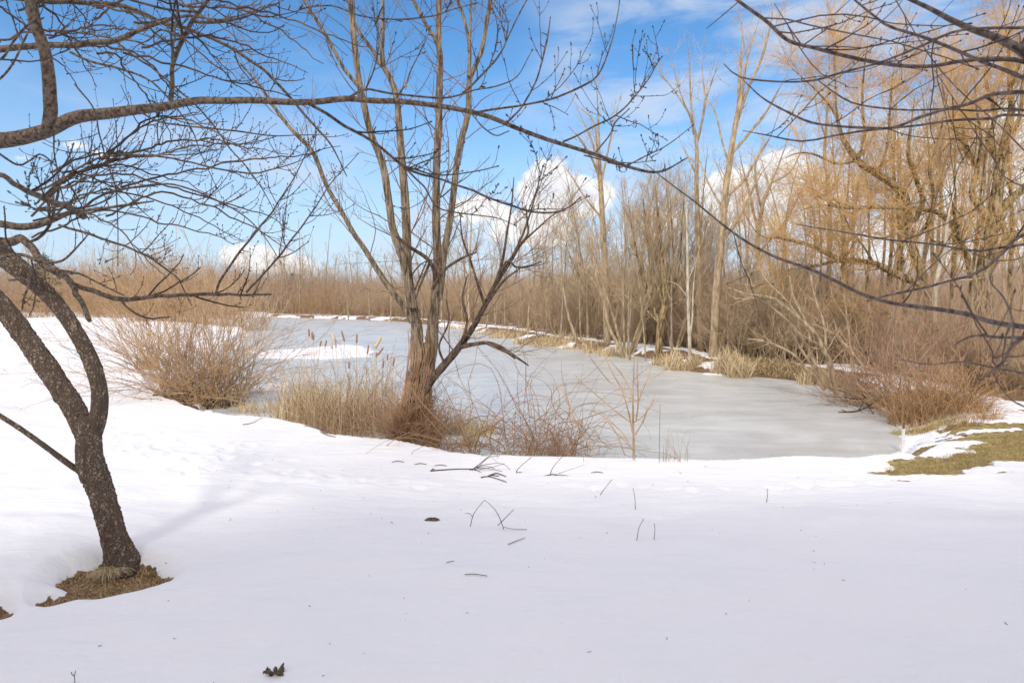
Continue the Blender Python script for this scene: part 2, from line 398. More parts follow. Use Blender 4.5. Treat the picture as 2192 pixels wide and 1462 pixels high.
A_ = np.array([5.6, 7.6]); B_ = np.array([-27.0, 72.0]); dAB = (B_-A_)/np.linalg.norm(B_-A_)
LAWN = [(1900, 978), (1931, 969), (1971, 964), (2001, 958), (2038, 950), (2070, 944), (2098, 931), (2073, 922), (2097, 911), (2192, 909), (2500, 900), (2500, 975), (2192, 967), (2152, 969), (2120, 977), (2065, 979), (2037, 984), (2038, 992), (2010, 994), (1963, 991), (1900, 994), (1880, 990)]
LAWN = [tuple(onz(x, y, -0.22)[:2]) for x, y in LAWN]
WELL = [tuple(onz(x, y, -0.06)[:2]) for x, y in [(112, 1238), (150, 1210), (215, 1190), (270, 1184), (330, 1196), (366, 1218), (345, 1242), (290, 1262), (220, 1275), (165, 1275), (142, 1262), (148, 1250)]]
WELL2 = [tuple(onz(x, y, -0.06)[:2]) for x, y in [(80, 1276), (105, 1268), (150, 1266), (160, 1280), (120, 1290), (90, 1286)]]
WELL3 = [tuple(onz(x, y, -0.06)[:2]) for x, y in [(-60, 1290), (-10, 1282), (25, 1300), (5, 1318), (-40, 1325)]]
WELLS = [WELL, WELL2, WELL3]
MUD = [[(1900, 964), (1925, 958), (1937, 964), (1915, 970)], [(1945, 940), (1975, 933), (2005, 928), (1985, 940), (1950, 948)], [(1905, 1006), (1930, 1003), (1965, 1007), (1935, 1011)], [(2125, 990), (2150, 988), (2160, 993), (2135, 995)]]
MUD = [[tuple(onz(x, y, -0.2)[:2]) for x, y in q] for q in MUD]
_fr = np.random.default_rng(5)
PRINTS = []
for (x0, y0, x1, y1, n, sp) in [(30, 770, 330, 930, 26, 10), (240, 930, 660, 985, 30, 10), (380, 980, 900, 1000, 22, 8), (150, 720, 280, 800, 14, 8), (1240, 1000, 1600, 1012, 12, 5), (1650, 1000, 1900, 990, 10, 5), (260, 900, 560, 935, 20, 8)]:
    for k in range(n):
        t = (k+_fr.uniform(-.4, .4))/n; p = onz(x0+(x1-x0)*t+_fr.normal(0, 14), y0+(y1-y0)*t+_fr.normal(0, sp), -0.05)
        PRINTS.append((p[0], p[1], _fr.uniform(0.07, 0.13), _fr.uniform(0.05, 0.09), _fr.uniform(0, 3.1), _fr.uniform(0.008, 0.022)))
def terrain(X, Y, fine=True):
    X = np.asarray(X, float); Y = np.asarray(Y, float)
    s = sdpoly(X, Y, POND)
    s = s+(fbm(X*1.7, Y*1.7, 3, 3)-0.5)*0.30*sst(np.hypot(X, Y), 7, 9)
    cr = (X-A_[0])*dAB[1]-(Y-A_[1])*dAB[0]           # positive on the far (right) side
    w = sst(cr, -1.0, 2.5)*sst(Y, 7.8, 9.5); w = np.maximum(w, sst(Y, 78, 90)*sst(X, -45, -30))
    zn = ICE-0.03+0.26*sst(s, 0, 0.30)+0.34*sst(s, 0.25, 5.5)+0.05*sst(s, 10, 60)
    zf = ICE-0.03+0.24*sst(s, 0, 0.8)+0.05*np.exp(-((s-1.7)/0.8)**2)-0.05*sst(s, 2.6, 4)+0.7*sst(s, 6, 60)
    zf = zf+(fbm(X*2.2, Y*2.2, 3, 8)-0.5)*0.06*sst(s, 0, .5)
    z = zn*(1-w)+zf*w
    z = np.where(s < 0, ICE-0.03-0.5*sst(-s, 0, 1.2), z)
    # snow cover
    snow_n = np.ones_like(z)
    cx = X*0.9; st = fbm(X*0.55+3, Y*3.2, 4, 21)
    zone = sst(X, 5.2, 6.6)*sst(Y, 8.2, 8.8)*(1-sst(Y, 11.6, 12.6))
    snow_n = snow_n*(1-zone*sst(st, 0.50, 0.56))
    n5 = (fbm(X*2.6, Y*5, 4, 31)-0.5)
    lawn = sdpoly(X, Y, LAWN)+n5*0.55
    snow_n = snow_n*sst(lawn, -0.13, 0.14)
    for q in MUD:
        snow_n = snow_n*sst(sdpoly(X, Y, q)+n5*0.12, -0.02, 0.05)
    wd = np.full(X.shape, 9.0); wsm = np.full(X.shape, 9.0)
    for q in WELLS:
        wsm = np.minimum(wsm, sdpoly(X, Y, q)+(fbm(X*3, Y*3, 2, 43)-0.5)*0.05)
        wd = np.minimum(wd, sdpoly(X, Y, q)+(fbm(X*9, Y*9, 4, 41)-0.5)*0.06)
    snow_n = snow_n*sst(wd, -0.012, 0.02)
    st2 = fbm(X*0.8, Y*0.8, 4, 51); e = (fbm(X*1.2+9, Y*1.2, 4, 61)-0.5)
    snow_f = np.maximum(sst(s+e*.5, 1.35, 1.5)*(1-sst(s+e*.8, 1.95, 2.15)), sst(st2, 0.60, 0.66)*0.9)
    snow_f = np.maximum(snow_f, sst(st2+0.1*sst(Y, 30, 60), 0.55, 0.6)*(1-sst(s, 0.5, 1.2)))
    wf = sst(cr, -0.4, 0.4)*sst(Y, 11.2, 12.2); wf = np.maximum(wf, (Y > 84)*(X > -42)*1.0)
    snow = snow_n*(1-wf)+snow_f*wf
    snow = np.where(Y > 105, snow*0, snow)
    # surface relief
    dist = np.hypot(X, Y)
    sm = (fbm(X*0.45, Y*0.55, 3, 71)-0.5)*0.16+(fbm(X*1.3, Y*2.0, 3, 81)-0.5)*0.075+(fbm(X*3.1, Y*2.7, 2, 83)-0.5)*0.022+(fbm(X*1.1+Y*.3, Y*5.0, 3, 87)-0.5)*0.022*sst(Y, 5, 7)
    z = z+sm*sst(s, 0.5, 3)*(1-0.5*w)
    z = z+np.where(wsm < .3, sst(wsm, -.05, .05), snow)*0.05
    # melted hollow round the tree foot and its rounded rim
    z = z-0.080*(1-sst(wsm, -0.03, 0.17))
    if fine:
        for (a, b, ra, rb, an, dp) in PRINTS:
            m_ = (np.abs(X-a) < 0.4) & (np.abs(Y-b) < 0.4)
            if m_.any():
                dx = X[m_]-a; dy = Y[m_]-b; c_, s_ = math.cos(an), math.sin(an)
                r2 = ((dx*c_+dy*s_)/ra)**2+((-dx*s_+dy*c_)/rb)**2
                z[m_] = z[m_]-dp*np.exp(-r2*r2)+dp*0.25*np.exp(-(np.sqrt(r2)-1.5)**2*6)
    kind = np.clip(wf+sst(fbm(X*1.5, Y*1.5, 3, 91), 0.5, 0.7)*0.35+(wd < 0.3)*0.75, 0, 1)
    return z, snow, kind, s, w
def gz(x, y):
    z, *_ = terrain(np.atleast_1d(np.asarray(x, float)), np.atleast_1d(np.asarray(y, float)), False)
    return z
def gp(px, py, z0=-0.3):
    """point of the ground seen at a pixel"""
    z = z0
    for _ in range(8):
        p = onz(px, py, z); z = max(float(gz(p[0], p[1])[0]), ICE+.12)*0.6+z*0.4
    p = onz(px, py, z); p[2] = max(float(gz(p[0], p[1])[0]), ICE); return p

def polar(n_r, r0, r1, angs):
    r = r0*(r1/r0)**(np.arange(n_r)/(n_r-1)); Rr, A = np.meshgrid(r, angs, indexing='ij')
    return Rr*np.sin(A), Rr*np.cos(A)
# one ground sheet: fine in the wedge the lens looks at, coarser round the back, reaching the horizon
fa = np.radians(np.linspace(-52, 52, 980)); ba = np.radians(np.linspace(52, 308, 120))[1:-1]
angs = np.concatenate([fa, ba])
X, Y = polar(760, 0.5, 900, angs)
Z, SN, KD, SD, WW = terrain(X, Y)
nr, na = X.shape
V = np.stack([X, Y, Z], -1).reshape(-1, 3)
idx = np.arange(nr*na).reshape(nr, na); nx = np.roll(idx, -1, 1)
Q = np.stack([idx[:-1], idx[1:], nx[1:], nx[:-1]], -1).reshape(-1, 4)
# close the middle
c0 = len(V); V = np.vstack([V, [[0, 0, float(Z[0].mean())]]]); j = np.arange(0, na-1, 2)
Qc = np.stack([np.full(len(j), c0), idx[0][j], idx[0][(j+1) % na], idx[0][(j+2) % na]], -1)
g = Geo(); g.add(V, np.vstack([Q, Qc]))
m, t, b = newmat('snow and ground')
geo = t.node('ShaderNodeNewGeometry'); pos = geo.outputs['Position']
at_s = t.node('ShaderNodeAttribute', attribute_name='snow'); at_k = t.node('ShaderNodeAttribute', attribute_name='litter')
edge = t.m('ADD', at_s.outputs['Fac'], t.m('MULTIPLY', t.m('SUBTRACT', t.noise(pos, 14, 6, 0.65), 0.5), 0.9))
sf = t.ss(edge, 0.44, 0.56)
ga = t.mix(t.ss(t.noise(pos, 9, 6, 0.7), 0.35, 0.65), (0.20, 0.16, 0.055), (0.50, 0.38, 0.17))
gb = t.mix(t.ss(t.noise(pos, 22, 7, 0.75), 0.35, 0.65), (0.10, 0.06, 0.035), (0.36, 0.23, 0.13))
gr = t.mix(at_k.outputs['Fac'], ga, gb)
sncol = t.mix(t.ss(t.noise(pos, 0.7, 4), 0.3, 0.7), (0.875, 0.88, 0.90), (0.90, 0.90, 0.91))
dirt = t.m('MULTIPLY', t.ss(t.noise(pos, 55, 3, 0.5), 0.75, 0.78), 0.5)
sncol = t.mix(dirt, sncol, (0.40, 0.33, 0.26))
t.l.new(t.mix(sf, gr, sncol), b.inputs['Base Color'])
b.inputs['Roughness'].default_value = 0.75; b.inputs['Specular IOR Level'].default_value = 0.2
hs = t.m('ADD', t.m('MULTIPLY', t.noise(t.scalev(pos, (1, 2.4, 1)), 2.2, 6, 0.6), 0.060), t.m('MULTIPLY', t.noise(t.scalev(pos, (1, 1.6, 1)), 13, 4, 0.6), 0.006))
hg = t.m('MULTIPLY', t.noise(pos, 40, 6, 0.7), 0.05)
hm = t.node('ShaderNodeMix', data_type='FLOAT'); t.l.new(sf, hm.inputs[0]); t.l.new(hg, hm.inputs[2]); t.l.new(hs, hm.inputs[3])
bp = t.node('ShaderNodeBump'); bp.inputs['Strength'].default_value = 0.6; bp.inputs['Distance'].default_value = 1.0
t.l.new(hm.outputs[0], bp.inputs['Height']); t.l.new(bp.outputs[0], b.inputs['Normal'])
me = g.mesh('ground', m)
for nm, arr in (('snow', SN), ('litter', KD)):
    a = me.attributes.new(nm, 'FLOAT', 'POINT'); a.data.foreach_set('value', np.append(arr.ravel(), 1.0).astype(np.float32))
ground = link('ground', me); tagp(ground, kind='structure')

# the ice sheet
xs = [p[0] for p in POND]; ys = [p[1] for p in POND]
gx = np.linspace(min(xs)-3, max(xs)+1, 60); gy = np.linspace(min(ys)-1, max(ys)+3, 80)
Xi, Yi = np.meshgrid(gx, gy); g = Geo(); ii = np.arange(Xi.size).reshape(Xi.shape)
g.add(np.stack([Xi, Yi, np.full(Xi.shape, ICE)], -1), np.stack([ii[:-1, :-1], ii[:-1, 1:], ii[1:, 1:], ii[1:, :-1]], -1))
m, t, b = newmat('pond ice'); geo = t.node('ShaderNodeNewGeometry'); pos = geo.outputs['Position']
v1 = t.scalev(pos, (0.55, 1.3, 1), rot=(0, 0, 0.35)); s1 = t.noise(v1, 1.3, 7, 0.62, 0.8); s2 = t.noise(pos, 0.35, 4, 0.5); s3 = t.noise(t.scalev(pos, (1, 5, 1)), 2.5, 6, 0.7)
cI = t.mix(t.ss(s1, 0.38, 0.68), (0.55, 0.575, 0.56), (0.65, 0.665, 0.655))
cI = t.mix(t.m('MULTIPLY', t.ss(s2, 0.48, 0.66), 0.5), cI, (0.46, 0.45, 0.44))
cI = t.mix(t.m('MULTIPLY', t.ss(s3, 0.56, 0.70), 0.35), cI, (0.74, 0.75, 0.76))
t.l.new(cI, b.inputs['Base Color'])
t.l.new(t.m('ADD', 0.12, t.m('MULTIPLY', s1, 0.40)), b.inputs['Roughness']); b.inputs['Specular IOR Level'].default_value = 0.5
bp = t.node('ShaderNodeBump'); bp.inputs['Strength'].default_value = 0.06; bp.inputs['Distance'].default_value = 0.03
t.l.new(t.noise(t.scalev(pos, (1, 3, 1)), 3.0, 5), bp.inputs['Height']); t.l.new(bp.outputs[0], b.inputs['Normal'])
ice = link('pond_ice', g.mesh('pond_ice', m)); tagp(ice, kind='structure')
# drifted snow lying on the ice behind the shrub
m, t, b = newmat('drifted snow'); b.inputs['Base Color'].default_value = (0.88, 0.88, 0.90, 1); b.inputs['Roughness'].default_value = 0.8
def drift(pts, h, name='snow_patch'):
    poly = [tuple(onz(x, y, ICE)[:2]) for x, y in pts]; px_ = [p[0] for p in poly]; py_ = [p[1] for p in poly]
    X, Y = np.meshgrid(np.linspace(min(px_)-.5, max(px_)+.5, 120), np.linspace(min(py_)-.5, max(py_)+.5, 90))
    d = -sdpoly(X, Y, poly)+(fbm(X*1.3, Y*1.3, 4, 5)-0.5)*0.9
    Z = ICE-0.02+h*sst(d, -0.1, 0.6)+0.0*X; ii = np.arange(X.size).reshape(X.shape); g = Geo()
    g.add(np.stack([X, Y, Z], -1), np.stack([ii[:-1, :-1], ii[:-1, 1:], ii[1:, 1:], ii[1:, :-1]], -1))
    o = link(name, g.mesh(name, m)); tagp(o, kind='structure'); return o
drift([(510, 752), (620, 748), (700, 740), (760, 738), (815, 750), (790, 764), (700, 770), (560, 768)], 0.07)
drift([(1480, 790), (1540, 793), (1600, 800), (1580, 806), (1500, 804)], 0.05)
drift([(560, 820), (640, 818), (655, 835), (600, 842), (520, 838)], 0.05)

exec_end_structure = True
# ------------------------------------------------------------ house whose shadow lies over the near snow
dl = np.array([8.2, 1.95])/math.hypot(8.2, 1.95); nl = np.array([-dl[1], dl[0]])
def boxv(g, x0, x1, y0, y1, z0, z1, m=0):
    v = [(x, y, z) for z in (z0, z1) for y in (y0, y1) for x in (x0, x1)]
    q = [(0, 2, 3, 1), (4, 5, 7, 6), (0, 1, 5, 4), (2, 6, 7, 3), (0, 4, 6, 2), (1, 3, 7, 5)]
    g.add(v, q, m)
el_ = math.radians(ELEV); shv = -SUNH/np.linalg.norm(SUNH)/math.tan(el_)      # shadow shift per metre of height
HP = 7.4; XP = -0.8-shv[0]*HP; YF = 5.4-shv[1]*HP; HE = HP-0.27; KL = 0.66
house = empty('house', (0, YF, -0.05), 'two storey clapboard house behind the viewer shading the near snow', 'house')
M['siding'] = bark('siding', (0.60, 0.58, 0.54), (0.66, 0.64, 0.60), 4, 1, 0.05, rough=0.6)
M['roofing'] = bark('shingles', (0.06, 0.06, 0.065), (0.14, 0.13, 0.13), 12, 1, 0.5)
M['trimw'] = bark('white trim', (0.75, 0.75, 0.74), (0.8, 0.8, 0.79), 6, 1, 0.05, rough=0.5)
mg, t, b = newmat('window glass'); b.inputs['Base Color'].default_value = (0.03, 0.04, 0.05, 1); b.inputs['Roughness'].default_value = 0.05; M['glass'] = mg
XL = XP-5.0; HL = HP-KL*5.0; prof = [(XL, HL), (XP, HP), (XP+.8, HE), (15, HE)]
g = Geo(); n_ = len(prof); v = []
for y in (0.0, -9.0):
    for x, h in prof: v.append((x, y, -.2)); v.append((x, y, h-.12))
q = []
for i in range(n_-1): q += [(2*i, 2*i+2, 2*i+3, 2*i+1), (2*n_+2*i+2, 2*n_+2*i, 2*n_+2*i+1, 2*n_+2*i+3)]
q += [(2*n_, 0, 1, 2*n_+1), (2*n_-2, 4*n_-2, 4*n_-1, 2*n_-1)]; g.add(v, q)
for k in range(int((HL-.4)/.2)): boxv(g, XL+.01, 14.99, 0.004, 0.016, 0.1+k*0.2, 0.28+k*0.2)
for k in range(int((HL-.4)/.2), int((HE-.5)/.2)): boxv(g, XP, 14.99, 0.004, 0.016, 0.1+k*0.2, 0.28+k*0.2)
part('wall', g, M['siding'], house, False)
g = Geo(); v = []
pr2 = [(XL-.5, HL-.33), (XP, HP), (XP+.8, HE), (15.5, HE)]
for y in (.35, -9.4):
    for x, h in pr2: v += [(x, y, h), (x, y, h-.11)]
n_ = 4; q = []
for i in range(3): q += [(2*i, 2*i+2, 2*n_+2*i+2, 2*n_+2*i), (2*i+1, 2*n_+2*i+1, 2*n_+2*i+3, 2*i+3), (2*i, 2*i+1, 2*i+3, 2*i+2), (2*n_+2*i, 2*n_+2*i+2, 2*n_+2*i+3, 2*n_+2*i+1)]
q += [(0, 2*n_, 2*n_+1, 1), (2*n_-2, 2*n_-1, 4*n_-1, 4*n_-2)]; g.add(v, q); part('roof', g, M['roofing'], house, False)
for zz in (1.0, 4.2):
    for xx in (-7.5, -4, 4, 8, 12):
        if xx < -7 and zz > 2: continue
        g = Geo()
        for a in ((xx-.75, xx+.75, .018, .07, zz-.1, zz), (xx-.75, xx+.75, .018, .07, zz+1.6, zz+1.7), (xx-.75, xx-.65, .018, .068, zz, zz+1.6), (xx+.65, xx+.75, .018, .068, zz, zz+1.6), (xx-.65, xx+.65, .018, .06, zz+.78, zz+.84)): boxv(g, *a)
        w_ = part('window', g, M['trimw'], house, False)
        g = Geo(); boxv(g, xx-.65, xx+.65, .018, .03, zz, zz+1.6); part('pane', g, M['glass'], w_, False)
g = Geo(); boxv(g, -1, 1, .018, .06, 0, 2.15); d_ = part('door', g, M['trimw'], house, False)
g = Geo(); boxv(g, .7, .76, .06, .12, 1.0, 1.15); part('handle', g, M['roofing'], d_, False)

# ------------------------------------------------------------ foreground tree (left)
fr = np.random.default_rng(11)
base = gp(250, 1198, -0.1); Yb = base[1]
fg = empty('bare_tree', base, 'dark rough barked forked tree at left with its foot in a ring of dead grass', 'tree')
g = Geo()
P, R = trace('266,1224,128 260,1200,100 254,1178,82 245,1150,72 228,1090,68 212,1040,70 196,1000,76 190,960,68 192,920,62 193,895,58', Yb, Yb, 16, .71)
thick(g, P, R, 110, 0.09, 1, 0.06, (9, 40))
part('trunk', g, M['fg_bark'], fg, off=base)
LIMBS = [('196,935,50 210,890,50 214,850,46 206,805,46 182,745,46 150,690,44 112,640,46 70,600,52 15,555,60 -50,510,62 -160,430,60 -260,340,56', Yb, Yb-.1),
         ('186,945,52 172,900,62 150,862,62 110,800,62 60,730,60 8,660,58 -60,585,55 -170,450,52 -300,250,50 -380,0,46', Yb+.05, Yb+.5),
         ('178,1012,20 150,995,19 100,958,17 50,922,16 0,890,15 -70,850,14 -160,830,8', Yb, Yb-.3)]
for i, (tx, a, b_) in enumerate(LIMBS):
    g = Geo(); P, R = trace(tx, a, b_, 18, .66); thick(g, P, R, 96 if i < 2 else 32, 0.09, 3+i, 0.06, (9, 40)); part('limb', g, M['fg_bark'], fg, off=base)
# off-frame upper trunk from which the overhead branches start
g = Geo(); P, R = trace('-260,340,56 -330,150,52 -300,-150,50 -200,-500,40 -50,-900,20', Yb-.1, 2.4, 18); thick(g, P, R, 32, 0.1, 8, 0.05, (9, 26)); part('limb', g, M['fg_bark'], fg, off=base)
BR = [  # trace, depth0, depth1
 ('-330,330,56 -180,318,50 -40,308,42 0,303,38 60,292,36 110,278,33 200,250,29 300,233,24 400,222,19 500,218,17 600,216,16 750,216,15 830,219,14 900,226,13 1000,243,12 1100,272,11 1200,312,10 1300,345,9 1390,366,7 1470,340,3', 3.4, 2.5),
 ('-200,-500,46 -40,-250,36 40,-60,28 62,0,27 80,60,26 100,115,27 110,180,29 112,240,30 104,292,22', 2.4, 2.55),
 ('-330,150,30 -180,125,24 -20,108,18 100,98,16 195,94,17 246,85,14 297,65,12 342,50,10 400,35,8 470,40,5 560,20,3', 3.3, 3.5),
 ('-300,-80,20 0,-10,14 85,3,13 205,5,12 256,10,11 308,31,10 348,48,10 393,58,10 445,79,9 496,103,9 547,133,8 581,160,8 640,230,7 700,300,5 740,380,3', 3.4, 4.2),
 ('366,216,14 367,150,12 376,118,12 392,82,12 412,44,12 440,10,10 480,-60,8', 2.45, 2.2),
 ('410,47,9 470,48,8 520,38,6 560,20,5 595,8,3', 2.25, 2.1),
 ('392,82,6 345,65,5 320,85,4 290,100,3 270,125,2', 2.3, 2.2),
 ('-300,300,26 -120,340,18 -20,370,15 17,386,14 50,405,15 85,424,17 130,440,18 171,456,18 178,457,17', 2.6, 1.7),
 ('-160,430,30 -60,470,24 0,480,21 40,487,20 85,483,19 115,468,17 150,452,13 200,446,9 280,440,7 330,434,4', 3.4, 3.5),
 ('-50,510,40 10,520,26 44,513,22 72,534,20 105,570,20 147,604,17 166,636,15 180,660,14 194,682,13 198,688,12', 3.6, 3.1),
 ('60,520,8 85,505,9 100,488,8 110,470,7 125,400,5', 3.5, 3.5),
 ('147,604,14 175,615,14 205,621,14 253,634,14 308,637,12 376,634,11 462,629,9 520,629,7 576,628,6', 3.35, 3.0),
 ('120,578,6 170,585,6 210,605,5 262,632,5', 3.35, 3.15),
 ('462,628,7 472,598,7 506,546,7 547,494,6 585,450,5 620,400,4 650,340,3 690,260,2', 3.05, 3.2),
 ('527,626,6 547,604,6 598,549,6 632,501,5 673,450,4 720,380,3 760,330,2', 3.02, 3.0),
 ('126,482,7 191,501,7 267,529,6 325,556,6 376,590,5 393,614,4 410,650,2', 3.45, 3.4),
 ('106,470,7 104,430,8 112,408,8 125,395,7 157,368,6 205,341,6 256,331,6 308,332,6 376,345,5 444,357,5 530,369,5 581,364,4 636,354,3 680,320,2', 3.5, 3.4),
 ('174,450,8 205,427,7 256,409,7 325,397,6 369,396,5 430,415,5 500,450,4 560,500,3 600,560,2', 3.5, 3.9),
 ('246,88,6 300,130,5 370,180,5 430,240,5 500,320,4 560,400,3 590,470,2', 3.5, 3.8),
 ('150,112,7 200,135,7 260,150,6 330,185,5 400,260,4 430,330,3 460,400,2', 3.4, 3.5),
 ('115,290,5 118,340,4 130,400,4 145,450,3', 2.6, 2.9),
 ('300,240,5 340,262,5 400,272,5 480,280,5 560,287,4 640,292,3 700,290,2', 2.9, 2.9),
 ('160,180,5 200,240,4 215,300,4 235,370,4 245,400,4 250,470,3 248,560,2', 2.2, 2.4),
 ('640,20,4 700,10,4 760,30,4 820,38,4 880,42,5 930,35,4 970,22,3 1015,10,2', 1.9, 1.9),
 ('735,216,8 781,195,7 820,200,6 870,208,6 935,210,6 983,205,5 1024,191,4 1070,180,4 1110,160,3 1140,110,2', 2.35, 2.3),
 ('990,200,7 1010,185,6 1038,154,6 1072,109,5 1089,72,4 1127,0,4 1150,-50,3', 2.4, 2.5),
 ('1083,85,4 1088,50,4 1075,20,3 1060,0,2', 2.5, 2.5),
 ('1010,243,7 1072,232,6 1123,224,6 1191,209,6 1243,186,6 1284,159,5 1308,103,4 1318,44,3 1325,-10,3', 2.6, 2.7),
 ('1087,262,6 1123,222,5 1150,171,5 1165,110,5 1171,80,5 1176,40,3', 2.6, 2.7),
 ('1205,304,6 1243,287,5 1311,253,5 1352,215,4 1380,178,4 1414,126,2', 2.6, 2.7),
 ('1277,325,5 1305,290,4 1318,262,4 1345,235,3', 2.55, 2.6),
 ('660,222,9 690,240,9 730,267,9 792,301,8 867,359,8 935,379,6 1021,410,6 1089,438,6 1140,455,6 1209,448,5 1243,420,3', 2.0, 1.9),
 ('867,359,6 890,385,5 908,403,5 935,444,4 990,458,4 1060,465,3 1100,480,2', 1.95, 2.1),
 ('1130,455,4 1150,405,3 1162,360,3', 1.92, 1.92),
 ('1010,245,4 1030,270,4 1060,290,4 1085,282,3', 2.5, 2.4),
 ('1300,348,5 1340,352,4 1380,335,4 1430,310,3 1480,270,2', 2.5, 2.5),
 ('1250,333,4 1300,345,4 1350,348,3 1400,345,2', 2.45, 2.2),
 ('420,26,8 360,20,7 300,5,7 250,-10,7', 2.3, 2.1),
 ('850,207,5 870,180,5 880,150,4 905,100,3 920,60,2', 2.35, 2.4),
 ('781,195,5 800,150,4 810,100,3 806,50,2', 2.35, 2.2),
 ('-40,300,7 30,350,6 60,345,5 90,330,5 140,380,4 190,470,3', 3.3, 3.6),
 ('-30,560,12 40,545,10 90,560,9 130,560,7 170,520,5 188,500,3', 3.3, 3.1),
 ('20,600,6 60,600,6 50,640,5 47,660,4', 3.0, 2.9),
 ('-40,100,8 0,130,7 30,90,6 60,55,6 90,40,5', 2.2, 2.2),
 ('-60,200,7 10,160,6 60,70,5 80,10,4', 3.0, 3.0),
]
Pa = []; Ra = []
for tx, a, b_ in BR:
    P, R = trace(tx, a, b_, 30); uu = np.linspace(0, 1, 30); ll = np.linalg.norm(P[0, -1]-P[0, 0]); P = P+((np.stack([fbm(uu*ll*5+j*9, uu*0+len(Pa)*3.3+j, 3, 55) for j in range(3)], 1)-.5)*.034*np.minimum(ll, 1.2)*sst(uu, 0, .15)[:, None])[None]
    g = Geo()
    R = R*(.82 if len(Pa) < 2 else .74)
    if R.max() > 0.012: thick(g, P, R, 20, 0.06, len(Pa), 0.03, (9, 30))
    else: g.tubes(P, R, 8)
    part('branch', g, M['fg_branch'], fg, off=base); Pa.append(P[0]); Ra.append(R[0])
Pa = np.array(Pa); Ra = np.array(Ra)
# extra fanning branchlets in the crown
ex = []
for k in range(15):
    x0 = fr.uniform(40, 260); y0 = fr.uniform(300, 520); x1 = x0+fr.uniform(200, 560); y1 = y0+fr.uniform(-90, 170); mid = -fr.uniform(20, 90)
    ex.append(trace('%f,%f,5 %f,%f,4 %f,%f,3 %f,%f,1.5' % (x0, y0, x0+(x1-x0)*.33, y0+(y1-y0)*.2+mid, x0+(x1-x0)*.7, y0+(y1-y0)*.6+mid*.6, x1, y1), 3.5+fr.uniform(-.3, .5), 3.6+fr.uniform(-.6, .8), 30))
for k in range(22):
    x0 = fr.uniform(-40, 500); y0 = fr.uniform(-60, 120); x1 = x0+fr.uniform(150, 420); y1 = y0+fr.uniform(-20, 200); mid = -fr.uniform(0, 50)
    ex.append(trace('%f,%f,5 %f,%f,4 %f,%f,3 %f,%f,1.5' % (x0, y0, x0+(x1-x0)*.33, y0+(y1-y0)*.2+mid, x0+(x1-x0)*.7, y0+(y1-y0)*.6+mid*.6, x1, y1), 3.5+fr.uniform(-.3, .5), 3.8+fr.uniform(-.6, .8), 30))
Pe = np.concatenate([e[0] for e in ex]); Re = np.concatenate([e[1] for e in ex])
Pe[:, 1:] += np.cumsum(fr.normal(0, 0.006, Pe[:, 1:].shape), axis=1)
g = Geo(); g.tubes(Pe, Re, 6)
thin = Ra.mean(1) < 0.013
P0 = np.concatenate([Pa[thin], Pe]); R0 = np.concatenate([Ra[thin], Re])
P1, R1 = grow(P0, R0, 8, (0.12, 1), (28, 62), (0.14, 0.42), True, 0.7, 0.0016, 0.55, 8, 0.75, 0.13, fr, 0.6, flat=.8)
P2, R2 = grow(P1, R1, 9, (0.15, 1), (25, 60), (0.05, 0.17), True, 0.85, 0.0013, 0.7, 6, 0.9, 0.12, fr, 0.5)
P3, R3 = grow(P1, R1, 22, (0.05, 1), (45, 80), (0.010, 0.022), True, 1, 0.0022, 0.8, 3, 0.3, 0.1, fr)
P4, R4 = grow(P2, R2, 26, (0.05, 1), (40, 75), (0.008, 0.016), True, 1, 0.0020, 0.8, 3, 0.3, 0.1, fr)
P5, R5 = grow(Pa[:, :], Ra, 6, (0.2, 1), (50, 85), (0.015, 0.05), True, 0.3, 0.0025, 0.7, 3, 0.4, 0.1, fr)
def buds(P, R, sel=1.0):
    T = unit(P[:, -1]-P[:, -2]); n = len(P); L = 0.011
    B = P[:, -1][:, None, :]+T[:, None, :]*np.array([0, .4, .8, 1.0])[None, :, None]*L
    return B, np.tile(np.array([0.0014, 0.0030, 0.0022, 0.0004]), (n, 1))
for A in ((P1, R1, 4), (P2, R2, 3), (P3, R3, 4), (P4, R4, 3), (P5, R5, 5)): g.tubes(*A)
for A in (P1, P2, P0): g.tubes(*buds(A, None), 4)
part('crown', g, M['fg_twig'], fg, off=base)

# dead grass in the melted ring and its small neighbours
def grass_in(polys, n, h, wd, mat, name, label, rr_, lean=1.0, kind='stuff', cat='grass'):
    pts = []
    for poly, k in zip(polys, n):
        xs = [p[0] for p in poly]; ys = [p[1] for p in poly]; c_ = 0
        while c_ < k:
            x = rr_.uniform(min(xs), max(xs), 4000); y = rr_.uniform(min(ys), max(ys), 4000)
            ok = sdpoly(x, y, poly) < -0.035; x = x[ok][:k-c_]; y = y[ok][:k-c_]; c_ += len(x)
            pts.append(np.column_stack([x, y]))
            if len(x) == 0: break
    p = np.vstack(pts); z = gz(p[:, 0], p[:, 1]); S = np.column_stack([p, z-0.01]); N = len(S)
    az_ = rr_.uniform(0, 2*math.pi, N); ti = np.abs(rr_.normal(0.5, 0.45, N))*lean
    D = np.column_stack([np.cos(az_)*np.sin(ti), np.sin(az_)*np.sin(ti), np.cos(ti)])
    Pg = integ(S, D, rr_.uniform(0.5, 1.2, N)*h, 4, -1.6*lean, 0.25, rr_)
    zz = gz(Pg[:, -1, 0], Pg[:, -1, 1]); Pg[:, -1, 2] = np.maximum(Pg[:, -1, 2], zz+0.004); Pg[:, -2, 2] = np.maximum(Pg[:, -2, 2], zz+0.006)
    side = np.column_stack([-np.sin(az_), np.cos(az_), np.zeros(N)])
    g = Geo(); g.blades(Pg, np.tile(np.array([1, 1, .8, .2])*wd, (N, 1)), side)
    o = link(name, g.mesh(name, mat)); tagp(o, label, cat, None, kind); return o
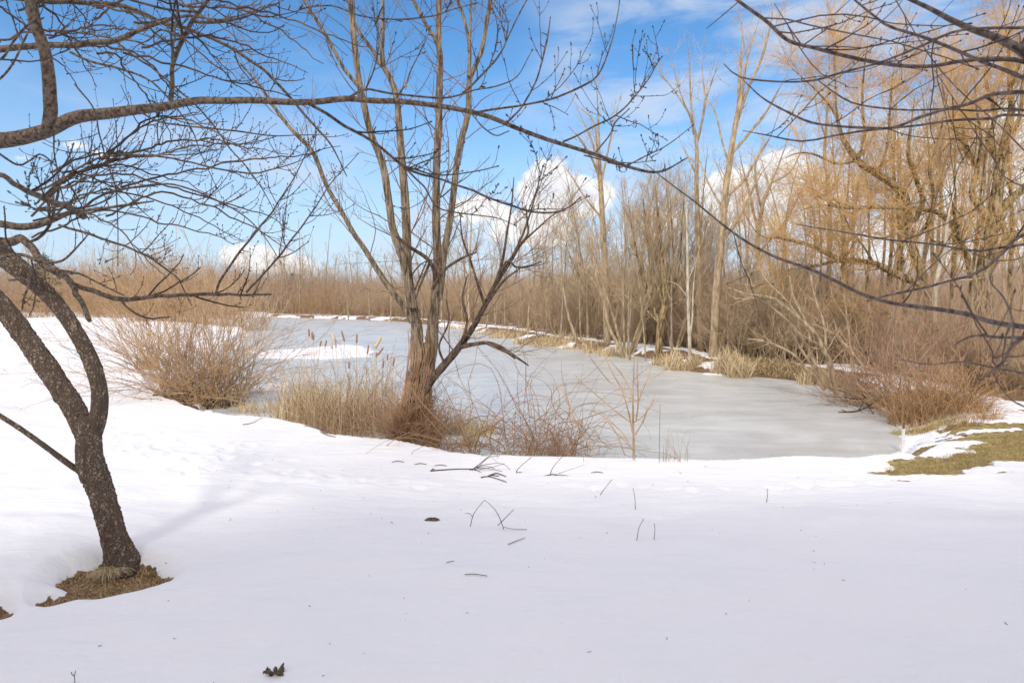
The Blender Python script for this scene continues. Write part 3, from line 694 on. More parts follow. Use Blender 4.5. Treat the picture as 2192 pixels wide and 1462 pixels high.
grass_in([WELL, WELL2, WELL3], [12000, 1300, 800], 0.06, 0.0018, M['dead_grass'], 'dead_grass', 'matted brown dead grass bared around the foot of the forked tree', fr, 1.8)
# brighter straw tuft against the trunk
N = 160; az_ = fr.uniform(-2.6, 0.2, N); S = np.array([base[0]+0.02, base[1]-0.11, base[2]+0.01])+fr.normal(0, 0.018, (N, 3))*[1.6, 1, .2]
D = np.column_stack([np.cos(az_)*.7, np.sin(az_)*.7, np.full(N, .9)]); Pg = integ(S, D, fr.uniform(.08, .17, N), 6, -1.9, .12, fr)
g = Geo(); g.blades(Pg, np.tile(np.array([1, 1, 1, .8, .5, .1])*0.0015, (N, 1)), unit(np.cross(D, [0, 0, 1.0])))
tuft = link('straw_tuft', g.mesh('straw_tuft', M['reed'])); tagp(tuft, 'tuft of pale straw drooping at the front of the forked trunk', 'grass tuft')

# ------------------------------------------------------------ overhanging tree on the right
rb = np.array([4.6, 2.6, 0]); rb[2] = gz(rb[0], rb[1])[0]
rt = empty('bare_tree', rb, 'tree standing just outside the right edge whose thin bare branches sweep in across the view', 'tree')
g = Geo(); Pt = np.array([[4.6, 2.6, rb[2]-.1], [4.55, 2.6, .9], [4.4, 2.55, 1.8], [4.45, 2.5, 2.8], [4.3, 2.5, 4.2], [4.5, 2.4, 6.0]])
thick(g, Pt[None], np.array([[.17, .13, .12, .10, .08, .03]]), 32, .1, 77, .05); part('trunk', g, M['fg_bark'], rt, off=rb)
RB = [
 ('1900,-25,8 1946,-2,10 2007,27,12 2059,55,15 2127,79,19 2192,113,24 2400,250,36 3250,500,60', 2.0, 2.55),
 ('1540,-30,6 1576,0,8 1631,38,9 1679,82,9 1713,96,9 1768,109,9 1836,127,10 1905,138,10 1973,144,10 2042,134,10 2093,128,11 2192,133,13 2500,220,20 3250,480,34', 2.0, 2.55),
 ('1800,-30,4 1829,0,5 1870,34,6 1905,58,7 1973,79,8 2042,106,9 2103,133,9 2192,168,11 2450,290,18', 1.9, 2.3),
 ('1549,137,3 1580,164,4 1631,173,5 1699,176,5 1751,171,6 1802,156,6 1888,133,6 1973,99,7 2059,65,7 2200,60,9', 2.1, 2.0),
 ('1590,171,2 1621,202,4 1665,229,5 1720,257,6 1768,268,6 1853,274,7 1905,275,7 1960,255,8 2042,229,8 2093,219,9 2192,198,11 2500,300,16 3200,520,30', 2.0, 2.5),
 ('1590,280,2 1648,291,4 1717,303,5 1785,291,5 1853,280,6 1956,270,6 2042,258,7 2127,254,8 2192,248,8 2500,320,12', 2.1, 2.3),
 ('1741,164,2 1785,198,4 1836,224,5 1939,236,5 2024,234,5 2100,238,6 2192,236,7 2450,290,12', 2.1, 2.3),
 ('1380,350,2 1400,370,3 1460,410,4 1520,460,5 1573,500,6 1631,538,7 1699,565,8 1751,582,9 1802,609,9 1864,637,10 1939,654,11 2007,662,12 2076,674,13 2127,690,14 2192,700,15 2500,740,20 3300,820,34', 2.0, 2.6),
 ('1857,644,5 1922,627,6 1973,618,7 2024,603,7 2093,585,8 2144,544,9 2192,503,10 2400,430,14 3100,500,28', 1.9, 2.4),
 ('1700,480,2 1823,500,4 1905,514,5 2007,524,5 2093,538,6 2192,524,7 2450,520,10 3000,520,22', 1.9, 2.3),
 ('2192,722,12 2165,740,8 2150,770,8 2127,791,7 2100,812,4', 1.5, 1.4),
 ('2192,722,9 2140,722,8 2083,719,6 2040,740,3', 1.5, 1.4),
 ('2150,770,6 2165,735,6 2168,691,6 2150,640,5 2120,600,4 2135,560,3', 1.45, 1.5),
 ('2250,830,8 2192,800,7 2140,790,5 2060,775,4 1990,780,3 1930,770,2', 1.5, 1.35),
 ('2300,900,8 2192,870,5 2150,840,4 2127,800,4', 1.6, 1.5),
 ('3000,700,20 2600,640,14 2400,700,12 2300,730,11 2192,722,10', 2.4, 1.5),
 ('1512,62,2 1545,35,3 1580,5,3', 2.0, 2.0), ('1657,8,2 1690,60,3 1713,93,4', 2.0, 2.0),
 ('1905,-20,3 1990,120,3 2060,200,3 2130,260,3 2200,330,4', 2.4, 2.4),
 ('2000,150,2 2060,240,2 2120,330,3 2192,400,4 2500,450,10', 2.2, 2.4),
]
Pr = []; Rr = []
for tx, a, b_ in RB:
    P, R = trace(tx, a, b_, 30, .78); g = Geo()
    if R.max() > 0.02: thick(g, P, R, 20, 0.05, 60+len(Pr), 0.02, (6, 14))
    else: g.tubes(P, R, 8)
    part('branch', g, M['rt_branch'], rt, off=rb); Pr.append(P[0]); Rr.append(R[0])
Pr = np.array(Pr); Rr = np.array(Rr)
P1, R1 = grow(Pr, Rr, 3.8, (0.05, .9), (20, 50), (0.15, 0.65), True, 0.55, 0.0018, 0.5, 9, 0.3, 0.12, fr, 0.3)
P2, R2 = grow(P1, R1, 4.5, (0.2, 1), (25, 55), (0.06, 0.25), True, 0.8, 0.0014, 0.6, 6, 0.4, 0.12, fr, 0.3)
P3, R3 = grow(P1, R1, 12, (0.05, 1), (45, 80), (0.010, 0.02), True, 1, 0.002, 0.8, 3, 0.3, 0.1, fr)
g = Geo(); g.tubes(P1, R1, 5); g.tubes(P2, R2, 4); g.tubes(P3, R3, 3)
for A in (P1, P2): g.tubes(*buds(A, None), 4)
part('crown', g, M['fg_twig'], rt, off=rb)
def leaf(c_, size, tilt, label, Y):
    """a curled lobed dry leaf hanging from its stalk"""
    n = 24; u = np.linspace(0, 1, n); wv = np.sin(u*math.pi)**.7*(0.20+0.085*np.sin(u*math.pi*7+1)); g = Geo()
    cols = []
    for f in (-1, -.5, 0, .5, 1):
        cols.append(np.column_stack([f*wv, 0.9*np.abs(f)*wv*f+0.12*np.sin(u*4), -u]))
    A = np.stack(cols, 1)*size; ii = np.arange(n*5).reshape(n, 5)
    B = A+np.array([0, size*0.012, 0]); q = np.stack([ii[:-1, :-1], ii[:-1, 1:], ii[1:, 1:], ii[1:, :-1]], -1).reshape(-1, 4)
    g.add(A.reshape(-1, 3), q); g.add(B.reshape(-1, 3), q[:, ::-1])
    g.tubes(np.array([[[0, 0, size*.35], [0.02*size, 0, size*.15], [0, 0, 0]]]), np.full((1, 3), size*.012), 4)
    o = link('dry_leaf', g.mesh('dry_leaf', M['leaf'])); p = at(c_[0], c_[1], Y); o.location = p; o.rotation_euler = (0.2, tilt, 0.5); tagp(o, label, 'leaf')
leaf((2035, 268), 0.115, 0.25, 'largest curled brown oak leaf hanging among the bare branches at right', 2.0)
leaf((2050, 160), 0.05, -0.3, 'small orange dry leaf hanging near the thick branch in the upper right', 2.1)
leaf((871, 172), 0.035, 0.1, 'small dark curled leaf hanging over the long branch left of the thick stems', 2.3)
leaf((1330, 205), 0.025, -0.1, 'tiny dark leaf clinging to the end of the long branch against blue sky', 2.6)
# ------------------------------------------------------------ multi-stemmed tree on the bank
cr_ = np.random.default_rng(23)
mb = onz(885, 934, -.36); mb = np.array([mb[0], mb[1]+.22, ICE]); Ym = mb[1]
mid = empty('bare_tree', mb, 'large multi-stemmed tree with furrowed bark rising from the pond edge in the middle', 'tree')
def slim(R, Y): w = R*2*F/Y; return np.where(w > 60, .42*w+3, np.where(w > 7, .46*w+3, w*.9))*Y/F/2
g = Geo(); P, R = trace('872,975,150 880,935,122 890,890,108 900,845,104 906,800,100 908,765,92 908,735,60', Ym, Ym, 16); R = slim(R, Ym)
thick(g, P, R, 64, .10, 101, .08, (6, 9)); part('trunk', g, M['mid_bark'], mid, off=mb)
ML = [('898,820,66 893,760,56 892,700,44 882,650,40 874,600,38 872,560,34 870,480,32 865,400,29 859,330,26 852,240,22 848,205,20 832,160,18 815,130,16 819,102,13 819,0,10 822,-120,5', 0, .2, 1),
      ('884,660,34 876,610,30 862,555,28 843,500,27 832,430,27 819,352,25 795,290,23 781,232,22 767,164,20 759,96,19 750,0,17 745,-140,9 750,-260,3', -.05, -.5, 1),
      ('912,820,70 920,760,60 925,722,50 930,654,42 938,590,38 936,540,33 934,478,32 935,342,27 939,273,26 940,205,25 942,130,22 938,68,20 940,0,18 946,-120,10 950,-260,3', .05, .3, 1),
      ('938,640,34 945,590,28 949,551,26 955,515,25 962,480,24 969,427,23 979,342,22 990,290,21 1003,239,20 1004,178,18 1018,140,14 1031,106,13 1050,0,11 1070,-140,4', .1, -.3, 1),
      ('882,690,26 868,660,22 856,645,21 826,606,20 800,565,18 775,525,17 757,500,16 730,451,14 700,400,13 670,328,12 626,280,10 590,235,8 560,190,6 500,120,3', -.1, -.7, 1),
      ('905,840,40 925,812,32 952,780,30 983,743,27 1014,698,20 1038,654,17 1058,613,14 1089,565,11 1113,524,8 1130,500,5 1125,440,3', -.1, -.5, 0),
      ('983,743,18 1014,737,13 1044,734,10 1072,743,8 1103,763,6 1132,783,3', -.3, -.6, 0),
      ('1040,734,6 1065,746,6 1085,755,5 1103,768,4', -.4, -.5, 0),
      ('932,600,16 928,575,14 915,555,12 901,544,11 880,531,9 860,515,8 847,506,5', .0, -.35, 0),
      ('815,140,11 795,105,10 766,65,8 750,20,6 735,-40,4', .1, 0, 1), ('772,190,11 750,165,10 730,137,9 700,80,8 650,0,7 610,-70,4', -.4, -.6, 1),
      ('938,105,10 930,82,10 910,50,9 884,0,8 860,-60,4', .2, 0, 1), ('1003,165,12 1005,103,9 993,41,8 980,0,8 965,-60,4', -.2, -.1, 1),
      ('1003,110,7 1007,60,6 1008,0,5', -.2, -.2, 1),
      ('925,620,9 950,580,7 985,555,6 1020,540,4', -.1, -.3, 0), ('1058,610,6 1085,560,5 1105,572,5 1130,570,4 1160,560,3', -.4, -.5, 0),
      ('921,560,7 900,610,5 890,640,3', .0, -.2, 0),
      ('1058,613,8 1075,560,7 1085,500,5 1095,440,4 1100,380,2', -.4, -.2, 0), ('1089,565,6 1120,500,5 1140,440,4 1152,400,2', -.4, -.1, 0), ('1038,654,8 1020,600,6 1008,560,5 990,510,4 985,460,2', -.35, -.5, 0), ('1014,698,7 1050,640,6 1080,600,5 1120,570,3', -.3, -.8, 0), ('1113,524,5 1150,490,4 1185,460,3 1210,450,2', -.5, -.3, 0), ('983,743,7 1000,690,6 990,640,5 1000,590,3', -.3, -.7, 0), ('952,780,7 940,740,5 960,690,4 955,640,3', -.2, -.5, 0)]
Pm = []; Rm = []; dk = []
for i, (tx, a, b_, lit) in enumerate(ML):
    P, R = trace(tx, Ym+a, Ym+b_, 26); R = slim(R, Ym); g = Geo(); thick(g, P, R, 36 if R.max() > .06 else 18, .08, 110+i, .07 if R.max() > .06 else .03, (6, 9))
    part('limb', g, M['mid_bark'] if lit else M['dark_and_shaded_bark'], mid, off=mb); Pm.append(P[0]); Rm.append(R[0]); dk.append(lit)  # limbs in the trunk's shadow: shade put in by the darker bark colour
Pm = np.array(Pm); Rm = np.array(Rm)
P1, R1 = grow(Pm, Rm, 6.0, (.18, 1), (25, 65), (.5, 1.8), True, .2, .0045, .35, 10, .45, .16, cr_, .5)
P2, R2 = grow(P1, R1, 4.2, (.15, 1), (25, 60), (.2, .7), True, .6, .0026, .5, 7, .35, .15, cr_, .4)
P3, R3 = grow(P2, R2, 5.0, (.15, 1), (25, 60), (.08, .3), True, .8, .0019, .6, 5, .3, .12, cr_, .4)
g = Geo(); g.tubes(P1, R1, 6); g.tubes(P2, R2, 4); g.tubes(P3, R3, 3); part('crown', g, M['mid_twig'], mid, off=mb)
# reddish vines tangled up the trunk foot
g = Geo(); N = 1400; hh = cr_.uniform(-.15, .1, N); a_ = cr_.uniform(0, 6.28, N)
S = np.column_stack([mb[0]+np.cos(a_)*cr_.uniform(.14, .38, N), mb[1]+np.sin(a_)*cr_.uniform(.12, .30, N), ICE+.05+hh*.3])
D = np.column_stack([-np.cos(a_)*.35+cr_.normal(0, .35, N), -np.sin(a_)*.35+cr_.normal(0, .35, N), np.ones(N)])
L = cr_.uniform(.4, 1.1, N)*cr_.uniform(.5, 1.3, N); Pv = integ(S, D, L, 12, .1, .3, cr_); g.tubes(Pv, cr_.uniform(.0025, .005, N)[:, None]*np.linspace(1, .4, 12)[None], 3)
# spirals hugging the bark
N = 150; sp = []
for k in range(N):
    z0 = cr_.uniform(0, .5); z1 = z0+cr_.uniform(.3, 1.5); a0 = cr_.uniform(-3.5, .5); a1 = a0+cr_.normal(0, 1.2); u = np.linspace(0, 1, 14)
    z = z0+(z1-z0)*u; rad = np.interp(z, [0, .3, .9, 1.5, 2.0], [.27, .22, .185, .17, .12])*cr_.uniform(1.0, 1.12); aa = a0+(a1-a0)*u+.15*np.sin(u*9+k)
    cxm = np.interp(z, [0, .3, 1.0, 1.5, 2.0], [at(876, 960, Ym)[0], at(883, 915, Ym)[0], at(897, 830, Ym)[0], at(903, 775, Ym)[0], at(885, 700, Ym)[0]])
    sp.append(np.column_stack([cxm+np.cos(aa)*rad, Ym+np.sin(aa)*rad, ICE+z]))
g.tubes(np.array(sp), cr_.uniform(.003, .007, N)[:, None]*np.ones((1, 14)), 3)
part('vines', g, M['vine'], mid, off=mb)

# ------------------------------------------------------------ brambles, saplings, weeds, reeds along the near bank
def clump(name, label, cat, base, mat, N, spread, L, tilt, up, wander, r0, seed, kids=(3, 4.0, .3), sides=3, group=None, fan=None, K=12, subname=None, kind=None):
    r = np.random.default_rng(seed)
    ang = r.uniform(0, 6.283, N); rad = np.sqrt(r.uniform(0, 1, N))
    S = np.column_stack([base[0]+np.cos(ang)*rad*spread[0], base[1]+np.sin(ang)*rad*spread[1], np.full(N, base[2])])
    S[:, 2] = np.maximum(gz(S[:, 0], S[:, 1]), ICE)-0.02
    az_ = r.uniform(0, 6.283, N) if fan is None else r.normal(fan[0], fan[1], N)
    ti = np.radians(np.clip(r.normal(tilt[0], tilt[1], N), 0, 88))
    D = np.column_stack([np.cos(az_)*np.sin(ti), np.sin(az_)*np.sin(ti), np.cos(ti)])
    Ln = r.uniform(L[0], L[1], N); P = integ(S, D, Ln, K, up, wander, r); R = (r.uniform(.7, 1.2, N)*r0)[:, None]*np.linspace(1, .35, K)[None]
    g = Geo(); g.tubes(P, R, sides+1 if sides < 5 else sides)
    if kids:
        P1, R1 = grow(P, R, kids[0], (.25, 1), (20, 55), (.2*kids[2]*3, .5*kids[2]*3), True, .6, r0*.35, .5, 6, up*.3, wander, r, .3); g.tubes(P1, R1, 3)
        if kids[1] > 0:
            P2, R2 = grow(P1, R1, kids[1], (.2, 1), (20, 55), (.1*kids[2]*3, .3*kids[2]*3), True, .7, r0*.25, .6, 4, up*.2, wander, r, .3); g.tubes(P2, R2, 3)
    for i in range(len(g.v)): g.v[i] = g.v[i]-np.asarray(base, np.float32)
    o = link(name, g.mesh(name, mat), None, base); tagp(o, label, cat, group, kind); return o
bp_ = lambda x, y, z=-.5: np.array([*onz(x, y, z)[:2], max(float(gz(*onz(x, y, z)[:2])[0]), ICE)])
clump('bramble', 'tangled reddish bramble with arching canes just right of the multi-stemmed trunk', 'bramble', bp_(1075, 957), M['cane'], 130, (1.0, .5), (.9, 2.7), (32, 22), -1.5, .28, .0055, 31, (3.2, 4, .25))
clump('bramble', 'smaller sprawling bramble between the multi-stemmed trunk and the thin sapling', 'bramble', bp_(1180, 962), M['cane'], 75, (.6, .4), (.6, 1.9), (35, 22), -1.1, .28, .0045, 32, (2.5, 3, .2))
clump('bramble', 'low brown bramble tangled against the left side of the multi-stemmed trunk', 'bramble', bp_(770, 918), M['cane'], 80, (.9, .5), (.5, 1.9), (28, 20), -.9, .28, .0045, 33, (2.5, 3, .25))
clump('upright_shrub', 'dense narrow reddish clump of upright stems at the snow edge left of the thin sapling', 'shrub', bp_(1192, 968, -.45), M['shrub_red'], 70, (.12, .1), (.35, .75), (12, 8), .1, .2, .003, 34, (6, 6, .1))
for k_, (x_, y_, n_, l_) in enumerate([(760, 915, 75, 'wiry brown brush rising through the middle of the reed bed'), (690, 908, 50, 'wiry brown brush at the left end of the reed bed'), (820, 930, 60, 'wiry brown brush at the snow edge just left of the thick trunk'), (620, 890, 45, 'wiry brown brush on the dark ice left of the reed bed')]):
    clump('wiry_brush', l_, 'brush', bp_(x_, y_), M['cane'] if k_ != 2 else M['vine'], n_, (.6, .4), (.5, 1.7), (22, 16), -.4, .22, .0036, 700+k_, (4, 5, .18))
# reed beds and cattails
def reeds(name, label, base, N, spread, h, seed, mat='reed', lean=.25, wd=.0045, group=None, droop=-.5, cat='reeds', broken=.25):
    r = np.random.default_rng(seed); ang = r.uniform(0, 6.283, N); rad = np.sqrt(r.uniform(0, 1, N))
    S = np.column_stack([base[0]+np.cos(ang)*rad*spread[0], base[1]+np.sin(ang)*rad*spread[1], np.zeros(N)]); S[:, 2] = np.maximum(gz(S[:, 0], S[:, 1]), ICE)-.02
    kp_ = fbm(S[:, 0]*1.8+seed, S[:, 1]*1.8, 3, seed) > (.44 if N > 600 and lean < .36 and wd < .01 else -1); S = S[kp_]; N = len(S)
    az_ = r.uniform(0, 6.283, N); ti = np.abs(r.normal(lean*.7, lean*.6, N)); D = np.column_stack([np.cos(az_)*np.sin(ti), np.sin(az_)*np.sin(ti), np.cos(ti)])
    L = h*r.uniform(.25, 1.15, N)*(.25+1.5*fbm(S[:, 0]*2.6, S[:, 1]*2.6, 3, seed)**1.2); P = integ(S, D, L, 7, droop, .16, r)
    bk = r.uniform(0, 1, N) < broken; kp = P[bk, 4].copy(); side_ = np.column_stack([np.cos(az_[bk]), np.sin(az_[bk]), r.uniform(-1.2, -.1, bk.sum())])
    for k in (5, 6): P[bk, k] = kp+side_*(k-4)*L[bk, None]*.12
    P[:, :, 2] = np.maximum(P[:, :, 2], ICE)
    sv = np.column_stack([-np.sin(az_), np.cos(az_), np.zeros(N)]); rot = r.uniform(0, 3.1, N); sv = np.column_stack([np.cos(rot), np.sin(rot), rot*0])
    g = Geo(); g.blades(P, (r.uniform(.6, 1.3, N)*wd)[:, None]*np.array([1, 1, .95, .85, .7, .45, .1])[None], sv)
    for i in range(len(g.v)): g.v[i] = g.v[i]-np.asarray(base, np.float32)
    o = link(name, g.mesh(name, M[mat]), None, base); return tagp(o, label, cat, group)
RD = [(775, 912, 1150, (.95, .8), 1.15, 'broad straw coloured reed bed at the foot of the multi-stemmed tree on its left', .3),
      (700, 900, 1000, (.9, .85), 1.1, 'straw coloured reed bed where the cattails stand, right of the big tan shrub', .28),
      (652, 890, 450, (.5, .6), .85, 'thin patch of reeds growing through the ice right of the big tan shrub', .22),
      (548, 880, 300, (.5, .3), .38, 'bent pale sedge clump below the big tan shrub at the snow edge', .75),
      (1015, 928, 420, (.42, .25), .38, 'stubby straw clump of cut reeds on the ice right of the multi-stemmed trunk', .1),
      (1002, 955, 160, (.2, .1), .4, 'small reed tuft at the snow lip just right of the multi-stemmed trunk', .2),
      (960, 925, 260, (.35, .3), .55, 'reed tuft pressed against the right foot of the multi-stemmed trunk', .3)]
for i, (x, y, N, sp_, h, lb, ln) in enumerate(RD): reeds('reed_clump', lb, bp_(x, y, ICE), N, sp_, h, 50+i, lean=ln)
CT = [(731, 720, 24, 15), (764, 725, 20, -2), (789, 748, 20, -8), (816, 735, 28, -28), (821, 755, 22, -38), (830, 765, 14, -2), (844, 775, 18, -8), (718, 735, 20, 3), (708, 738, 18, 10), (699, 735, 14, -12), (668, 718, 16, 0), (672, 722, 14, -4), (661, 712, 16, 2), (688, 735, 12, -15), (806, 760, 12, 0), (821, 780, 16, -3), (747, 782, 15, 0), (711, 722, 16, 25)]
CTL = ['tallest cattail, leaning, with its brown head against the grey ice', 'slim cattail standing second right of the tallest one', 'cattail with a dark slanted head in the middle of the bed', 'fluffy pale cattail burst open and leaning right near the thick trunk', 'cattail leaning hard right just under the burst fluffy one', 'short headed cattail below the burst fluffy one', 'cattail with an upright brown head nearest the thick trunk', 'thick headed cattail left of the tallest one', 'pale ragged cattail beside the thick headed one', 'small slanted cattail left of the ragged pale one', 'cattail with a small dark head, middle of the leftmost three', 'lowest cattail of the leftmost three', 'leftmost cattail standing beside the arching shrub twigs', 'short slanted cattail right of the leftmost three', 'tiny headed cattail right of the burst fluffy one', 'lowest reddish headed cattail near the thick trunk', 'low cattail deep in the straw below the tallest one', 'pale frayed cattail just left of the tallest one']
cr2 = np.random.default_rng(3)
for i, ((x, y, hp, tl), lb) in enumerate(zip(CT, CTL)):
    Yc = 10.0+cr2.uniform(-.5, 1.6); top = at(x, y-hp/2, Yc); bx = top[0]-math.sin(math.radians(-tl))*.25*0+cr2.normal(0, .05)-(-tl/90.0)*.5
    b0 = np.array([bx, Yc+cr2.normal(0, .05), ICE]); e_ = empty('cattail', b0, lb, 'cattail', 'cattails along the near bank')
    dirv = unit(np.array([math.sin(math.radians(-tl)), 0.05, math.cos(math.radians(tl))])); hl = hp*Yc/F; low = top-dirv*hl
    u = np.linspace(0, 1, 8)[:, None]; mid_ = b0+(low-b0)*np.array([.5, .5, .62]); cur = (1-u)**2*b0+2*u*(1-u)*mid_+u*u*low
    g = Geo(); g.tubes(cur[None], np.full((1, 8), .004), 4); g.tubes(np.array([[top, top+dirv*.05]]), np.array([[.002, .001]]), 3); part('stem', g, M['reed'], e_, off=b0)
    g = Geo(); prof = np.array([.002, .011, .0135, .0135, .013, .010, .002])*(1.7 if i in (3, 8, 17) else 1.05); ll = np.array([0, .04, .2, .5, .8, .96, 1.0])[:, None]
    g.tubes((low+(top-low)*ll)[None], prof[None], 10); part('head', g, M['reed'] if i in (3, 8, 17) else M['head'], e_, off=b0)
# thin sapling on the bank
sb = gp(1357, 986, -.35); sap = empty('sapling', sb, 'thin bare sapling with slender spreading branches at the snow edge before the open ice', 'sapling')
SL = ['1357,982,10 1356,930,8 1355,880,7 1355,840,5 1357,790,4 1358,760,2', '1362,900,6 1366,860,5 1364,800,4 1366,765,2', '1356,870,5 1350,835,4 1338,812,4 1318,785,3 1296,762,3 1290,755,2', '1354,925,6 1345,880,5 1330,832,5 1312,800,4 1292,758,2',
      '1330,835,4 1306,818,4 1290,800,3 1268,772,3 1260,760,2', '1366,865,4 1378,830,4 1386,812,3 1394,782,2', '1384,812,3 1405,805,3 1425,792,2', '1356,815,4 1370,800,3 1385,790,2', '1352,905,5 1330,890,4 1300,865,4 1270,840,3 1240,815,2 1232,802,2',
      '1352,960,4 1335,930,4 1310,905,4 1290,890,3 1265,880,3', '1360,930,5 1375,905,4 1385,880,3 1400,855,2', '1338,975,4 1318,925,4 1292,892,3', '1275,975,4 1250,935,4 1220,875,4 1205,840,3 1200,828,3', '1355,905,4 1372,895,3 1395,870,2 1415,850,2']
Ps = []; Rs = []
g = Geo()
for i, tx in enumerate(SL):
    P, R = trace(tx, sb[1]+(0 if i == 0 else .05*math.sin(i*2)), sb[1]+(0 if i == 0 else .3*math.sin(i*1.7)), 14, .58); Ps.append(P[0]); Rs.append(R[0])
    if i == 0:
        g0 = Geo(); g0.tubes(P, R, 10); part('trunk', g0, M['tan_bark'], sap, off=sb)
    else: g.tubes(P, R, 6)
P1, R1 = grow(np.array(Ps), np.array(Rs), 5, (.3, 1), (25, 55), (.06, .3), True, .6, .0022, .5, 6, .3, .15, cr_, .3); g.tubes(P1, R1, 4)
part('crown', g, M['shrub_tan'], sap, off=sb)
for i, (x, y, N, h, lb) in enumerate([(1452, 978, 22, .42, 'sparse tuft of bare weed stalks at the snow edge right of the thin sapling'), (1300, 972, 12, .35, 'few bare weed stalks at the snow edge left of the thin sapling'), (1130, 965, 14, .3, 'short weed stalks poking over the snow lip under the brambles'), (1240, 965, 16, .35, 'low weed stalks along the snow lip between bramble and sapling')]):
    clump('weed_stalks', lb, 'weeds', gp(x, y+8, -.35), M['cane'], N, (.25, .1), (.4*h, 1.1*h), (14, 12), 0, .15, .0022, 80+i, (4, 3, .07))

# ------------------------------------------------------------ big tan shrub at left and others
sbp = bp_(430, 855, -.5)
def fanshrub(name, label, base, N, spread, L, tilt, seed, mat, r0=.008, kids=(3.5, 5, .3), up=-.35, wander=.12, group=None, fan=None):
    return clump(name, label, 'shrub', base, M[mat], N, spread, L, tilt, up, wander, r0, seed, kids, 4, group, fan)
fanshrub('willow_shrub', 'big rounded tan shrub of dense arching stems leaning over the snow bank at left', sbp, 360, (.9, .7), (1.2, 4.1), (36, 20), 61, 'shrub_tan', .0075, (6.5, 9, .24), -.3, .21)
fanshrub('willow_shrub', 'left hand tan shrub of long bare stems fanning from the edge of the snow', bp_(318, 800, -.45), 85, (.3, .3), (1.6, 3.4), (40, 14), 62, 'shrub_tan', .008, (4.2, 5, .22), -.35, .14)
fanshrub('willow_shrub', 'low brown shrub trailing over the ice right of the big rounded tan shrub', bp_(520, 845, ICE), 60, (.5, .4), (.6, 1.6), (55, 14), 63, 'brush', .006, (4, 5, .18), -.3, .16)
fanshrub('willow_shrub', 'tall tan shrub mass behind the big rounded one, its tips fading into the sky', bp_(380, 690, -.1), 240, (3.5, 2.0), (3.0, 6.2), (22, 12), 64, 'shrub_tan', .02, (2.2, 2.2, .6), -.1, .12)
fanshrub('willow_shrub', 'wide tan shrub mass behind the short sawn stub of the forked tree', bp_(250, 672, -.1), 240, (5, 2.5), (3.2, 7.0), (22, 12), 65, 'shrub_tan', .025, (1.6, 1.8, .7), -.1, .12)
fanshrub('willow_shrub', 'tan shrub standing on the far left shore of the ice', bp_(500, 692, -.1), 170, (3.0, 2.0), (2.2, 4.6), (25, 12), 66, 'brush', .018, (2.0, 2.2, .6), -.1, .12)
# dark heap of roots and stones under the shrub
g = Geo(); r_ = np.random.default_rng(9); rp = bp_(432, 858, -.5)
N = 60; a_ = r_.uniform(0, 6.28, N); S = np.column_stack([rp[0]+r_.normal(0, .28, N), rp[1]+r_.normal(0, .15, N), np.full(N, ICE+.03)]); D = np.column_stack([np.cos(a_), np.sin(a_), r_.uniform(.1, .9, N)])
g.tubes(integ(S, D, r_.uniform(.3, .8, N), 9, -1.6, .3, r_), np.linspace(1, .5, 9)[None]*r_.uniform(.012, .035, N)[:, None], 7)
o = link('root_tangle', g.mesh('root_tangle', M['dark_and_shaded_bark'])); tagp(o, 'dark tangle of exposed roots under the big rounded tan shrub', 'roots')
def rock(name, label, cat, p, s, mat, seed, grp=None):
    u = np.linspace(0.02, math.pi-.02, 18); v = np.linspace(0, 2*math.pi, 29)[:-1]; U, V_ = np.meshgrid(u, v, indexing='ij')
    n_ = 1+.45*(fbm(np.cos(V_)*1.2*np.sin(U)+seed, np.sin(V_)*1.2*np.sin(U)+np.cos(U)*1.4+4, 3, seed)-.5)+.2*(fbm(np.cos(V_)*5*np.sin(U)+seed, np.sin(V_)*5*np.sin(U)+np.cos(U)*5, 3, seed)-.5)
    A = np.stack([np.sin(U)*np.cos(V_)*s[0]*n_, np.sin(U)*np.sin(V_)*s[1]*n_, np.cos(U)*s[2]*n_], -1); ii = np.arange(A.shape[0]*A.shape[1]).reshape(A.shape[:2]); nn = np.roll(ii, -1, 1)
    g = Geo(); g.add(A, np.stack([ii[:-1], ii[1:], nn[1:], nn[:-1]], -1)); o = link(name, g.mesh(name, mat), None, p); return tagp(o, label, cat, grp)
snowm = bpy.data.materials['drifted snow']
for x, y, s_, lb in [(424, 857, (.14, .1, .07), 'snow capped lump beside the exposed roots'), (410, 850, (.08, .06, .05), 'smallest snow capped lump under the big rounded tan shrub'), (446, 868, (.09, .07, .04), 'low snow capped lump right of the exposed roots'), (385, 832, (.12, .09, .05), 'snow capped lump on the bank left of the exposed roots')]:
    rock('snow_lump', lb, 'snow lump', bp_(x, y, -.45)+[0, 0, .02], s_, snowm, int(x), 'snow capped lumps under the shrub')
# clods and debris in the near snow
p = gp(925, 1113, 0); rock('earth_clod', 'dark hump of earth showing through the shaded snow in the middle', 'clod', p+[0, 0, -.005], (.062, .04, .028), M['clod'], 3)
p = gp(597, 1442, 0)
g = Geo(); r_ = np.random.default_rng(4)
for k in range(9):
    a0 = r_.uniform(0, 6.28); S = p+np.array([r_.normal(0, .022), r_.normal(0, .010), .004]); P = integ(S[None], np.array([[math.cos(a0), .5*math.sin(a0), .25]]), [.045], 5, -.6, .5, r_); g.tubes(P, np.array([[.004, .008, .009, .006, .002]]), 6)
o = link('leaf_debris', g.mesh('leaf_debris', M['clod'])); tagp(o, 'curled scrap of dead leaf melted into the snow at the bottom edge', 'leaf debris')
p = gp(160, 1460, 0); g = Geo(); g.tubes(np.array([[p, p+[0, 0, .03], p+[.006, 0, .05]], [p+[.002, 0, .025], p+[-.01, 0, .035], p+[-.012, 0, .045]]]), np.full((2, 3), .0016), 5)
